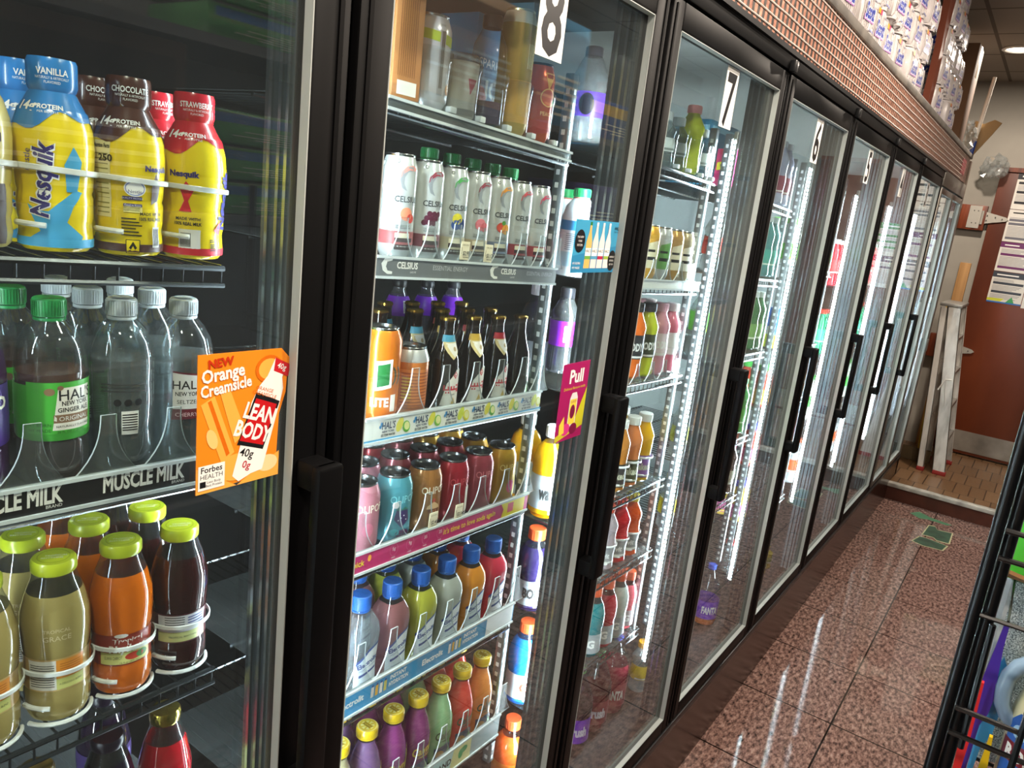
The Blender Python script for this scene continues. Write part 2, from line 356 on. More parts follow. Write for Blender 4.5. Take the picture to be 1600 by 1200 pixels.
# mullions between the doors, each with a strip of diodes on its back
MG = noise_mat('dark_mullion', [(.3, '1e2123'), (.7, '3a3f41')], 3, .25, (1, 8, .4))
FOIL = noise_mat('crinkled_film', [(.3, 'a5b8c4'), (.7, 'dde8ee')], 9, .2, (1, 3, .7), 6, .9, .1)
LEDM = EMIT('e8f4ff', LED_STRENGTH, .0135, 'led_diodes'); LEDB = EMIT('e8f4ff', LED_STRENGTH, 0, 'led_tube')
POSTM = P('6d7476', .35, metal=.6)
def posts():
    b = MB().box(-.010, .010, -.009, .009, .27, 1.80, POSTM, .002)
    SL = P('e8eeee', .3, vary=0)  # white slots: light through the holes is put into their colour
    for i in range(61):
        z = .28+i*.0247
        b.box(.0101, .0106, -.0035, .0035, z, z+.010, SL).box(-.004, .004, -.0096, -.0091, z, z+.010, SL)
    return b
post0 = None
for k, y in MUL.items():
    b = MB().box(-.085, -.032, y-.044, y+.044, ZB, 2.29, MG if k < 2 else FOIL)
    for q in (-.034, -.014, .012, .03): b.box(-.0335, -.029, y+q, y+q+.006, ZB, 2.29, BLACK)
    for q in (-.075, -.058, -.045): b.box(q, q+.005, y-.047, y-.044, ZB, 2.29, P('a4abad', .18, metal=.9))  # thin pale metal lines added as the mullion's vertical highlights
    structure(b.build('trim_%d' % (20+k)))
    front = k >= 0
    z0, z1 = (.50, 2.06) if k < 2 else (.62, 2.02)
    loc = (-.086, y-.052, 0) if front else (-.086, y+.03, 0)
    t = thing('light_strip', {0: 'bright white diode strip right of the shelves behind door seven', 1: 'bright white diode strip right of the shelves behind door six', 2: 'bright white diode strip behind door five',
        3: 'white diode strip behind the door just past door five', 4: 'white diode strip behind the last black framed door', 5: 'white diode strip behind the nearer silver framed door', 6: 'white diode strip behind the farther silver framed door', -1: 'white light strip hidden behind the mullion between doors eight and seven', -2: 'white light strip hidden behind the mullion left of door eight', -3: 'white light strip beyond the left edge of the far left door'}[k], 'light', loc)
    MB().box(-.012, 0, -.008, .008, z0-.02, z1+.02, SILVER, .003).build('channel', t)
    if front:
        MB().box(-.0066, -.0024, -.0110, -.008, z0, z1, LEDM).box(-.015, -.0120, -.006, .006, z0, z1, LEDB).build('diode_row', t)
        MB().prism([(-.010, -.0165), (-.004, -.0165), (0, -.0115), (-.002, -.0115), (-.005, -.0145), (-.010, -.0145)], z1-z0, lambda a, b_, d: (a, b_, z0+d), ACRY).build('lens', t)
    else:
        MB().box(-.019, -.0135, -.008, .012, z0, z1, LEDB).build('diode_row', t)
    MB().box(-.016, -.004, (.098 if front else .018), (.103 if front else .021), z0, z1, LEDB).build('side_diode_row', t)      # lights the bay beyond this mullion
def put_post(y, label):
    global post0
    if post0 is None:
        post0 = posts().build('shelf_upright', None, (-.152, y, ZB)); tag(post0, label, 'post', 'slotted shelf uprights'); return
    c = post0.copy(); COL.objects.link(c); c.location = (-.152, y, ZB); c['label'] = label
put_post(MUL[-1]-.062, 'slotted steel upright at the right end of the white can shelf')
put_post(MUL[0]-.06, 'slotted steel upright ending the shelves behind the door marked seven')
put_post(MUL[0]+.055, 'slotted steel upright just past the shelf ends behind door seven, by the light strip')
put_post(MUL[1]-.06, 'slotted steel upright ending the shelves behind the door marked six')
put_post(MUL[1]+.055, 'slotted steel upright beside the light strip behind the door marked six')
put_post(MUL[2]-.06, 'slotted steel upright beside the light strip behind the door marked five')

# ------------------------------------------------------------------ cooler doors
def cooler_door(y0, y1, label, hand=None, mat=BLACK, st=.05, zt=ZT, zb=ZB, handle='bar', strip=SPACER):
    t = thing('glass_cooler', label, 'cooler door', (0, y0, zb))
    L, H = y1-y0, zt-zb
    f = MB()
    for a in ((0, st, 0, H), (L-st, L, 0, H), (st, L-st, 0, st), (st, L-st, H-st, H)): f.box(-.028, .002, a[0], a[1], a[2], a[3], mat, .004)
    for a in ((.012, .018, .01, H-.01), (L-.018, L-.012, .01, H-.01)): f.box(.002, .004, a[0], a[1], a[2], a[3], mat)
    f.build('frame', t)
    s = MB(); q = .0015
    for a in ((st, st+q, st, H-st), (L-st-q, L-st, st, H-st), (st, L-st, st, st+q), (st, L-st, H-st-q, H-st)): s.box(-.0125, .001, a[0], a[1], a[2], a[3], strip)
    s.build('spacer', t)
    MB().box(-.017, -.0125, st, L-st, st, H-st, GLASS).build('glass_pane', t)
    MB().tube([(-.03, .02, .02), (-.03, L-.02, .02), (-.03, L-.02, H-.02), (-.03, .02, H-.02)], .007, P('3a3a3a', .6), 6, True).build('gasket', t)
    if hand:
        z0, z1 = hand; yc = L-.03
        h = MB()
        if handle == 'bar':
            h.box(.002, .043, yc-.016, yc+.016, z1-zb-.035, z1-zb, mat, .004).box(.002, .043, yc-.016, yc+.016, z0-zb, z0-zb+.035, mat, .004)
            h.box(.031, .048, yc-.019, yc+.019, z0-zb, z1-zb, mat, .005)
        else:
            h.box(.002, .012, yc-.03, yc+.03, 1.10-zb, 1.19-zb, mat, .003)
        h.build('handle', t)
    return t
cooler_door(MUL[-3]+.006, MUL[-2]-.002, 'black framed glass cooler door at far left with the orange poster', (1.05, 1.52))
cooler_door(MUL[-2]+.010, MUL[-1]-.006, 'black framed glass cooler door marked eight with blue and magenta posters', (1.10, 1.49))
cooler_door(MUL[-1]+.008, MUL[0]-.008, 'black framed glass cooler door marked seven', (1.075, 1.46))
cooler_door(MUL[0]+.010, MUL[1]-.006, 'black framed glass cooler door marked six', (1.06, 1.45))
cooler_door(MUL[1]+.008, MUL[2]-.006, 'black framed glass cooler door marked five', (1.06, 1.44))
cooler_door(MUL[2]+.008, MUL[3]-.006, 'black framed glass cooler door just past the one marked five', (1.06, 1.44))
cooler_door(MUL[3]+.008, MUL[4]-.012, 'last black framed glass cooler door before the silver framed pair', (1.06, 1.44))
SF = P('6f6a63', .35, metal=.7)
cooler_door(5.24, 5.79, 'silver framed glass door, nearer one of the pair past the black doors', (1.0, 1.2), SF, .035, 2.19, .29, 'pad', SPACER)
cooler_door(5.80, 6.325, 'silver framed glass door at the far end beside the ladder', (1.0, 1.2), SF, .035, 2.19, .29, 'pad', SPACER)

# number signs and posters stuck on the glass
XG = -.0122
def sign(name, y, z, w_, h_, shapes, label, cat, bg=INKW, t=.0008, outline=None):
    b = MB(); ol = outline or [(0, 0), (w_, 0), (w_, h_), (0, h_)]
    b.prism(ol, t, lambda a, c, d: (d, a, c), bg)
    b.art(shapes, lambda a, c, h: (t+h, a, c), 0, 0, .0003)
    return tag(b.build(name, None, (XG, y, z)), label, cat)
for n, y in ((8, .978), (7, 1.715), (6, 2.475), (5, 3.235), (4, 3.99), (3, 4.78)):
    lab = 'white card with a black digit %s on a cooler door' % {8: 'eight', 7: 'seven', 6: 'six', 5: 'five', 4: 'four', 3: 'three'}[n]
    sign('number_sign', y, 2.052, .072, .128, [('t', str(n), .036, .062, .155, INKB, {'bold': .02, 'fit': .054})], lab, 'number sign')
OR1, OR2, OR3 = INK('f08a1c'), INK('f9b04a'), INK('d96a0c')
pw, ph = .106, .152
sh = [('p', [(.0, .03), (.05, .0), (pw, .03), (pw, .0), (0, 0)], OR2),
      ('p', [(.004, .10), (.020, .108), (.046, .040), (.030, .030)], OR2), ('p', [(.012, .102), (.016, .104), (.040, .04), (.036, .037)], OR3), ('p', [(.026, .112), (.038, .114), (.060, .06), (.046, .05)], OR2),
      ('e', .052, .022, .03, .016, OR2), ('e', .09, .018, .014, .01, INK('fbd9a0')), ('e', .018, .06, .006, .012, INK('fbc87a'), 20), ('e', .088, .130, .018, .016, OR3), ('e', .088, .130, .014, .012, OR2),
      ('p', [(.044, .012), (.052, .004), (.068, .010), (.083, .012), (.104, .088), (.108, .105), (.106, .118), (.112, .132), (.096, .142), (.086, .122), (.076, .112), (.066, .094)], INKW),
      ('p', [(.096, .142), (.117, .132), (.114, .118), (.094, .127)], INK('c81f2a')),
      ('p', [(.049, .048), (.083, .036), (.104, .090), (.072, .105)], INK('17171a')), ('p', [(.052, .052), (.083, .041), (.100, .087), (.072, .098)], INK('c4161c')),
      ('t', 'LEAN', .078, .080, .025, INKW, {'bold': .03, 'rot': -20, 'sx': .72}), ('t', 'BODY', .070, .060, .025, INKW, {'bold': .03, 'rot': -20, 'sx': .72}),
      ('t', '40g', .062, .036, .013, INKB, {'bold': .012, 'rot': -20}), ('t', '0g', .062, .022, .012, INK('b3122a'), {'bold': .012, 'rot': -20}), ('t', 'ORANGE', .083, .107, .006, OR3, {'rot': -20}), ('t', 'CREAMSICLE', .083, .101, .006, OR3, {'rot': -20}),
      ('t', '40g', .105, .131, .009, INKW, {'rot': -22, 'bold': .01}),
      ('t', 'NEW', .027, .144, .013, INK('c0330f'), {'bold': .04, 'rot': 4}), ('t', 'Orange', .030, .132, .020, INKW, {'bold': .028, 'rot': 5, 'sx': .85}), ('t', 'Creamsicle', .034, .117, .018, INKW, {'bold': .028, 'rot': 6, 'fit': .062}),
      ('r', .002, .004, .034, .032, INKW), ('t', 'Forbes', .018, .027, .0095, INKB, {'bold': .02}), ('t', 'HEALTH', .018, .019, .0075, INKB), ('r', .004, .007, .011, .014, INKB), ('t', 'Lean Body', .021, .0125, .004, INKB), ('t', 'Best Protein', .021, .0085, .004, INKB)]
sign('poster', .446, 1.500, pw, ph, sh, 'orange die-cut poster with a white bottle on the far left cooler door', 'poster', OR1,
     outline=[(0, 0), (.102, .006), (.104, .075), (.112, .10), (.113, .118), (.120, .134), (.117, .139), (.104, .152), (0, .154)])
BL = INK('3f9cc4'); SK = INK('f1c9a8')
hs = [('p', [(0, .03), (.163, .05), (.163, 0), (0, 0)], INK('2f86b2'))]
for i, (x, c) in enumerate(((.052, 'f0b766'), (.075, 'f3ddd6'), (.098, 'efe0da'), (.121, 'efdede'))):
    c = INK(c)
    hs += [('p', [(x-.010, .008), (x+.010, .008), (x+.010, .055), (x+.004, .072), (x+.003, .084), (x-.003, .084), (x-.004, .072), (x-.010, .055)], c), ('r', x-.0035, .084, x+.0035, .09, INK(['2c7a3a', 'eeeeee', 'dddddd', 'e6e6e6'][i])),
           ('r', x-.010, .030, x+.010, .044, INKW), ('t', "HAL'S", x, .039, .007, INKB, {'bold': .02}), ('r', x-.010, .024, x+.010, .030, INK(['6fa544', '5b9ec0', 'b02a4a', '9ab54a'][i]))]
hs += [('e', .019, .056, .017, .020, INKB), ('e', .143, .022, .015, .019, INKB)]
for i, q in enumerate(('THE NEW', 'YORK', 'SELTZER')): hs.append(('t', q, .019, .063-.007*i, .005, INKW)); hs.append(('t', ('BE BOLD', 'BE REAL', 'BE YOU')[i], .143, .029-.007*i, .0045, INKW))
hs += [('t', 'MY BORN', .015, .017, .006, INKW), ('t', 'MY MADE', .015, .009, .006, INKW), ('t', "HAL'S", .150, .082, .008, INKB, {'bold': .02}), ('t', 'NEW YORK', .150, .075, .004, INKB)]
sign('poster', 1.158, 1.730, .163, .093, hs, 'blue poster of four bottles on the cooler door marked eight', 'poster', BL)
MAG = INK('a5195e')
ps = [('p', [(.0, .0), (.097, .022), (.097, .10), (.06, .03), (0, .012)], INK('c9c42c')), ('t', 'Pull', .052, .126, .036, INKW, {'bold': .03}), ('t', 'Delicious flavours inside', .05, .103, .008, INK('e6c93c'), {'fit': .085}),
      ('p', [(.038, .025), (.066, .025), (.066, .082), (.060, .093), (.044, .093), (.038, .082)], INK('dfe0dd')), ('r', .040, .03, .064, .08, INK('e8d24a')), ('e', .052, .055, .009, .014, INK('7a1440')), ('t', 'OLIPOP', .052, .075, .007, MAG, {'fit': .02}),
      ('e', .034, .022, .016, .012, INK('d83a86')), ('e', .062, .020, .014, .011, INK('7a1440')), ('p', [(.012, .012), (.030, .016), (.024, .05), (.010, .034)], INK('e8d24a'))]
sign('poster', 1.180, 1.410, .097, .152, ps, 'magenta pull poster with a yellow can on the cooler door marked eight', 'poster', MAG)

# ------------------------------------------------------------------ containers
_proto = {}
ORD = ['', 'second', 'third', 'fourth', 'fifth']
def place(key, fn, name, cat, loc, label, group=None, rz=0):
    if key in _proto:
        return dup(_proto[key], loc, rz, label, group)
    t = thing(name, label, cat, loc, rz, group); fn(t); _proto[key] = t; return t
def band(prof, z0, z1, mat, seg=36, e=.0006, sq=0):
    rf = prof_r(prof); zs = sorted({z0, z1} | {q[1] for q in prof if z0 < q[1] < z1})
    return MB().lathe([(rf(z)+e, z) for z in zs], mat, seg, sq)
def can(body, shapes=(), h=.122, r=.033, rot=-12, lid='9a9d9f', neck=None):
    def fn(t):
        pr = [(0, .003), (r*.70, .001), (r*.78, 0), (r*.83, .003), (r*.97, .012), (r, .017), (r, h-.024), (r*.975, h-.019), (r*.83, h-.006), (r*.80, h-.004)]
        m = P(body, .24, metal=.35, coat=.3, vary=.05) if isinstance(body, str) else body
        b = MB().lathe([(q[0], q[1]) if not (neck and q[1] >= h-.03) else (q[0], q[1], neck) for q in pr], m, 32)
        if shapes: b.art(shapes, wrapper(pr, rot, r), .005, .012)
        b.build('can_body', t)
        l = MB().lathe([(r*.80, h-.004), (r*.825, h-.001), (r*.81, h), (r*.77, h-.001), (r*.74, h-.005), (r*.55, h-.0045), (0, h-.0045)], P(lid, .25, metal=1, vary=.03), 28)
        lo = l.build('lid', t)
        MB().prism([(r*.36*math.cos(a)*(1 if math.cos(a) > 0 else 1.2), r*.22*math.sin(a)) for a in [i*math.pi/7 for i in range(14)]], .0012, lambda a, c, d: (a, c, h-.004+d), P('777a7c', .3, metal=1)).build('pull_tab', lo)
    return fn
def ribbed_cap(b, r, z0, h, mat, ribs=30):
    b.lathe([(r, z0), (r, z0+h-.0015), (r-.0015, z0+h), (0, z0+h)], mat, 30)
    for k in range(ribs):
        a = 2*math.pi*k/ribs; b.box(r-.0008, r+.0006, -.0007, .0007, z0+.001, z0+h-.003, mat, 0, rotz(a))
def bottle(prof, liquid, cap, caph, capr, fill=None, label=None, shapes=(), rot=-12, sq=0, shell=PET, capart=(), ribs=0, ring=None, body_art=(), ref=None, inner=None, captop=None, seg=32):
    """prof ends at the neck; label = (z0, z1, material)"""
    def fn(t):
        fl = prof[-1][1] if fill is None else fill; rf = prof_r(prof); P2 = []
        for q in prof:
            P2.append((q[0], q[1], liquid if q[1] < fl else shell))
        if fill is not None:
            P2 = [q for q in P2 if abs(q[1]-fl) > .001]; P2.append((rf(fl), fl, shell)); P2.sort(key=lambda q: q[1])
        b = MB().lathe(P2, liquid, seg, sq); rr = ref or max(q[0] for q in prof)
        if body_art: b.art(body_art, wrapper(prof, rot, rr, sq), .005, .006, .0006)
        b.build('bottle_body', t)
        if inner: MB().lathe([(0, .004)]+[(q[0]*.93, max(.004, q[1])) for q in prof if .002 < q[1] < inner[1]]+[(rf(inner[1])*.93, inner[1]), (0, inner[1])], inner[0], seg, sq).build('drink', t)
        zt = prof[-1][1]; c = MB()
        if ribs: ribbed_cap(c, capr, zt-.001, caph, cap, ribs)
        else: c.lathe([(capr*.96, zt-.002), (capr, zt), (capr, zt+caph-.003), (capr-.002, zt+caph), (0, zt+caph)], cap, 30)
        if captop: c.art(captop, lambda a, q, h: (a, q, zt+caph+h), 0)
        if ring: c.lathe([(capr*.93, zt-.006), (capr*.98, zt-.005), (capr*.98, zt-.0025), (capr*.93, zt-.002)], ring, 24)
        if capart: c.art(capart, wrapper([(capr, zt-.004), (capr, zt+caph)], rot, capr), .004)
        c.build('cap', t)
        if label:
            l = band(prof, label[0], label[1], label[2], 36, .0006, sq)
            if shapes: l.art(shapes, wrapper(prof, rot, rr, sq), .005, .008, .0011)
            l.build('label', t)
    return fn
# --- flavoured milk bottles with shrink sleeves
NES = [(0, .001), (.029, 0), (.0325, .004), (.0342, .014), (.0328, .028), (.0342, .034), (.0345, .054), (.0332, .058), (.0345, .063), (.0362, .088), (.0366, .104), (.0352, .120), (.0305, .136), (.0248, .146), (.0218, .152), (.0205, .154), (.0215, .156), (.0226, .160), (.0226, .181), (.0212, .185), (0, .185)]
def milk(sleeve, accent, front):
    YEL = P('f0d317', .22, coat=.5, vary=.03); SL = P(sleeve, .25, coat=.5, vary=.05); PUR = INK('2b1f66'); AC = INK(accent)
    def fn(t):
        MB().lathe([q for q in NES if q[1] <= .137], YEL, 40).lathe([(.0302, .004), (.0343, .0045), (.0346, .012), (.0344, .013)], AC, 40).art(front, wrapper(NES, -24, .0345), .004, .005, .0006).build('bottle_body', t)
        c = MB().lathe([q for q in NES if q[1] >= .132], SL, 36); rf = prof_r(NES)
        pts = []
        for i in range(37):
            a = -math.pi*.0345+i*math.pi*2*.0345/36; q = a/.0345; pts.append((a, .125+.008*math.sin(q*2.0+.6)+.004*math.sin(q*5+1.)))
        for i in range(36): c.art([('p', [pts[i], pts[i+1], (pts[i+1][0], .1375), (pts[i][0], .1375)], SL)], wrapper(NES, -24, .0345), .004, .004, .0007)
        nm = {'2f7fc4': 'VANILLA', '4a2a22': 'CHOCOLATE', 'c3202f': 'STRAWBERRY', '1f5aa8': 'VANILLA'}[sleeve]
        c.art([('t', nm, 0, .172, .0085, INKW, {'bold': .02, 'fit': .045}), ('t', 'NATURALLY & ARTIFICIALLY', 0, .166, .0035, INKW, {'fit': .036}), ('t', 'FLAVORED', 0, .162, .0035, INKW), ('t', '14g', -.022, .139, .012, INKW, {'bold': .03, 'rot': 0}), ('t', 'PROTEIN', -.004, .139, .006, INKW, {'bold': .03}), ('t', 'PER BOTTLE', -.004, .134, .003, INKW)], wrapper(NES, -24, .0285), .004, .004, .0014)
        c.build('cap', t)
    return fn
PUR = INK('2a2170'); VB = INK('49a7d8'); BRN = INK('4a2a22'); RED = INK('cf2030'); YIN = INK('f0d317')
def swoosh(ink):
    return [('p', [(-.034, .006), (.020, .006), (.026, .016), (.010, .030), (.016, .046), (.026, .060), (.018, .062), (.002, .048), (-.006, .040), (-.016, .040), (-.026, .046), (-.020, .030), (-.014, .020)], ink), ('p', [(.010, .06), (.020, .060), (.024, .090), (.016, .104), (.008, .086)], ink)]
nes_logo = [('t', 'Nesquik', -.012, .070, .0235, INKW, {'bold': .075, 'rot': 85, 'fit': .074, 'shear': .15}), ('t', 'Nesquik', -.012, .070, .0235, PUR, {'bold': .035, 'rot': 85, 'fit': .072, 'shear': .15}), ('t', 'nestle', -.024, .088, .009, PUR, {'rot': 85})]
van_front = swoosh(VB) + [('t', '14 FL OZ (414 mL)', .006, .009, .004, INKB, {'bold': .02, 'fit': .024})] + nes_logo
lines = [('r', -.038, .044+.005*i, -.022, .0452+.005*i, INK('8b8a5a')) for i in range(13)]
choc_front = [('r', -.040, .040, -.020, .118, INK('e6e0b4'))] + lines + [('t', 'Nutrition Facts', -.030, .113, .006, INKB, {'bold': .03, 'fit': .019}), ('t', '250', -.025, .101, .010, INKB, {'bold': .03}),
    ('e', .003, .072, .0105, .0085, INKW), ('e', .003, .072, .0095, .0075, INK('7f8fd0')), ('e', .003, .072, .0085, .0066, INKW), ('t', 'Nestle', .003, .069, .005, PUR), ('r', -.009, .060, .010, .0635, PUR), ('t', 'QUALITY PROMISE', .0005, .0617, .0025, INKW),
    ('r', -.008, .047, .010, .056, INK('fbef9a')), ('r', -.008, .053, .010, .056, PUR), ('t', 'Good to Know', .001, .0545, .003, INKW, {'fit': .016})] + [('r', -.008, .0485+.0015*i, .008, .0491+.0015*i, INKB) for i in range(3)] + [('r', -.010, .022+.0035*i, .010-.003*(i % 3), .0233+.0035*i, INKB) for i in range(6)] + [
    ('r', -.006, .003, .008, .018, INKB), ('r', -.0052, .0038, .0072, .0172, YIN), ('p', [(-.003, .009), (.001, .016), (.005, .009), (.003, .007), (.001, .011), (-.001, .007)], INKB), ('t', 'Nesquik', .026, .094, .008, PUR, {'bold': .05}), ('p', [(.020, .056), (.028, .060), (.030, .076), (.024, .090), (.020, .074)], BRN), ('t', 'MADE WITH', .020, .046, .0045, INKB, {'bold': .02}), ('t', '100% REAL MILK', .020, .0405, .005, INKB, {'bold': .03, 'fit': .026}), ('r', .022, .010, .031, .032, INKW)] + [('r', .023+.0011*i, .012, .0236+.0011*i, .030, INKB) for i in range(7)]
straw_front = [('t', 'Nesquik', -.014, .096, .009, PUR, {'bold': .05}), ('p', [(-.020, .054), (-.006, .054), (-.010, .066), (-.004, .078), (-.012, .088), (-.018, .078), (-.014, .066)], RED), ('t', 'MADE WITH', -.010, .046, .0048, INKB, {'bold': .02}), ('t', '100% REAL MILK', -.010, .0405, .0052, INKB, {'bold': .03, 'fit': .03}), ('r', -.020, .010, .004, .034, INKW)] + [('r', -.018+.0013*i, .014, -.0173+.0013*i, .030, INKB) for i in range(9)] + [('r', .016, .006+.0022*i, .024, .0072+.0022*i, INKB) for i in range(6)] + [('p', [(.020, .034), (.030, .046), (.030, .028)], RED), ('t', 'Nesquik', .036, .070, .020, PUR, {'bold': .05, 'rot': 85, 'fit': .07}), ('t', '250', .019, .022, .005, INKB, {'bold': .03})]
choc_bar = [('r', -.036, .004, .036, .060, INK('3a2117')), ('t', 'NDS', 0, .085, .024, INKB, {'bold': .05}), ('r', -.030, .098, .030, .106, INK('3a2117')), ('t', 'CHOCOLATE MILK', 0, .102, .005, INK('f0e0a0'), {'fit': .05}), ('t', '35', 0, .045, .030, INK('f0e0a0'), {'bold': .04})]
# --- 20 oz soda water
HAL = [(0, .002), (.024, 0), (.030, .004), (.0335, .014), (.0345, .03), (.0332, .05), (.0330, .052), (.0345, .056), (.0350, .085), (.0345, .115), (.0352, .125), (.0345, .138), (.0310, .155), (.0240, .169), (.0160, .178), (.0132, .184)]
GRN = INK('3fa83a'); KRAFT = INK('e8e2d6')
ginger = [('p', [(-.03, 0.062), (.04, .062), (.045, .118), (-.03, .118)], INK('49b03c')), ('p', [(-.006, .066), (.034, .066), (.038, .112), (.0, .112)], INK('f0ebe2')), ('r', -.005, .074, .035, .083, INK('8b6a50')), ('t', "HAL'S", .020, .104, .016, INKB, {'bold': .01}), ('t', 'NEW YORK', .018, .095, .007, INKB, {'bold': .02, 'fit': .03}), ('t', 'GINGER ALE', .016, .088, .0068, INKB, {'bold': .02, 'fit': .034}), ('t', 'ORIGINAL', .016, .0785, .007, INKW), ('t', 'NATURALLY FLAVORED', .016, .070, .0035, INKB), ('e', -.008, .108, .005, .004, INK('8b6a50')), ('e', .002, .112, .003, .0025, INK('8b6a50')), ('t', 'NY BORN', -.018, .072, .005, INK('1d5a1d')), ('t', 'NY MADE', -.018, .066, .005, INK('1d5a1d')), ('t', '20 FL OZ (1.25 PT)', .012, .064, .0035, INKB)]
seltz_back = [('r', -.034, .100+.004*i, .014-.006*(i % 2), .1012+.004*i, INK('3a3a3a')) for i in range(3)] + [('e', -.016+.011*i, .088, .004, .004, INKB) for i in range(3)] + [('r', -.012, .050, .006, .078, INKW)] + [('r', -.011, .052+.003*i, .005, .0535+.003*i, INKB) for i in range(8)] + [('r', .014, .098, .018, .107, INKB)]
seltz_front = [('p', [(-.006, .072), (.032, .072), (.032, .112), (-.006, .117)], INK('e9e7e4')), ('p', [(-.008, .058), (.030, .060), (.032, .072), (-.006, .072)], INK('6a1428')), ('p', [(.031, .070), (.034, .070), (.034, .114), (-.006, .119), (-.006, .117), (.031, .112)], INK('6a1428')), ('t', "HAL'S", .012, .102, .015, INKB, {'bold': .01}), ('t', 'NEW YORK', .012, .091, .007, INKB, {'bold': .02, 'fit': .03}), ('t', 'SELTZER', .012, .081, .007, INKB, {'fit': .026}), ('t', 'CHERRY', .010, .065, .007, INK('e9c8cc'))]
GREENCAP = P('2f9a54', .35); GREYCAP = P('c3cacc', .3); GINGER = CLEAR('8a5c48', .06, .05, 1.45, .05, 'ginger_ale')
# --- wide mouth glass juice bottles
TRO = [(0, .002), (.026, 0), (.031, .004), (.0345, .014), (.0345, .038), (.0332, .045), (.0330, .075), (.0335, .082), (.0350, .090), (.0362, .115), (.0352, .135), (.0300, .156), (.0235, .174), (.0215, .184)]
LIMECAP = P('c4d02c', .28, coat=.3)
def tro_shapes(kind):
    if kind == 'orange': return [('r', -.03, .046, .034, .062, INK('dfe08a')), ('r', -.03, .062, .034, .084, INK('8e2a12')), ('t', 'Tropical', .004, .078, .011, INKW, {'bold': .03}), ('t', 'Rhythms', .004, .067, .013, INKW, {'bold': .04}), ('e', .012, .055, .012, .005, INK('cc3a1c')), ('e', .022, .055, .008, .005, INK('3c7a2a')), ('t', 'GUAVA CARROT', -.014, .055, .006, INKB, {'fit': .022}), ('t', '16 fl oz (473 mL)', .006, .048, .0035, INKB), ('e', -.004, .0855, .008, .003, INKW)]
    if kind == 'pale': return [('r', -.034, .046, -.002, .084, INK('e9e6dd'))] + [('r', -.032, .05+.003*i, -.004, .051+.003*i, INKB) for i in range(10)] + [('r', -.002, .060, .030, .084, INK('e2902c')), ('r', -.002, .046, .030, .060, INK('cfd07a'))] + [('r', .002, .063+.003*i, .026, .064+.003*i, INK('a85c10')) for i in range(6)] + [('t', 'A DELICIOUS BLEND', .014, .053, .0038, INKB, {'fit': .026})]
    return [('r', -.034, .060, .034, .084, INK('dcdde2')), ('r', -.034, .046, .034, .060, INK('ccd28a'))] + [('r', -.024, .063+.0035*i, .002, .0642+.0035*i, INKB) for i in range(6)] + [('r', .006, .063+.004*i, .030, .0645+.004*i, INK('2a3a8a')) for i in range(5)] + [('t', 'TROPICAL RHYTHMS', 0, .053, .004, INKB)]
tro_cap = [('e', 0, 0, .017, .017, INK('aab51e')), ('e', 0, 0, .0155, .0155, INK('c4d02c')), ('t', 'TROPICAL', 0, .003, .005, INKW, {'rot': 60}), ('t', 'RHYTHMS', .003, -.003, .005, INKW, {'rot': 60})]
def tropic(liq, kind):
    return bottle(TRO, LIQ(liq), LIMECAP, .013, .0235, .160, (.044, .086, P({'orange': '8e2a12', 'pale': 'c9a86a', 'dark': '4a1420'}[kind], .3)), tro_shapes(kind), -22, captop=tro_cap, body_art=[('t', 'TROPICAL', 0, .122, .006, P('d9c8a0', .2)), ('t', 'GRACE', 0, .113, .009, P('d9c8a0', .2))] if kind == 'pale' else ())
# --- round shouldered juice bottles at the bottom of the first cooler
RND = [(0, .002), (.026, 0), (.032, .006), (.0335, .02), (.0335, .075), (.0345, .095), (.0330, .120), (.0270, .150), (.0200, .172), (.0185, .180)]
welch = bottle(RND, LIQ('1c1024'), P('1a1020', .3), .012, .020, .160, (.03, .11, P('3a2a5a', .35)), [('r', -.03, .08, .03, .104, INK('6a5a9a')), ('e', .008, .092, .018, .012, INK('2c2450')), ('p', [(-.026, .056), (.026, .060), (.026, .082), (-.026, .078)], INKW), ('t', "Welch's", 0, .069, .021, INKB, {'bold': .03, 'fit': .046}), ('e', -.01, .044, .014, .010, INK('2f8a80'))], -10)
welch_red = bottle(RND, LIQ('4a1612'), P('5a4a20', .3), .012, .020, .160, (.03, .12, P('a03030', .35)), [('r', -.034, .036, .034, .085, INK('6a1a1c')), ('p', [(.004, .076), (.034, .082), (.034, .104), (.004, .098)], INKW), ('t', "Welch's", .018, .090, .018, INKB, {'bold': .03, 'fit': .03}), ('e', .012, .112, .012, .008, INK('d85050')), ('r', -.034, .068, -.004, .086, INKW), ('t', "Welch's", -.018, .077, .016, INK('14402a'), {'bold': .03, 'fit': .028})], -10)
red_tea = bottle([(0, .002), (.026, 0), (.031, .006), (.032, .02), (.032, .075), (.0345, .090), (.0345, .108), (.0270, .145), (.0195, .168), (.0175, .178)], LIQ('a81620'), P('b9a64a', .2, metal=.9), .015, .020, .150, (.03, .086, P('c9c46a', .35)), [('r', -.03, .05, .03, .08, INK('e6e0a0')), ('e', .0, .062, .016, .010, INK('b02030'))], -20)
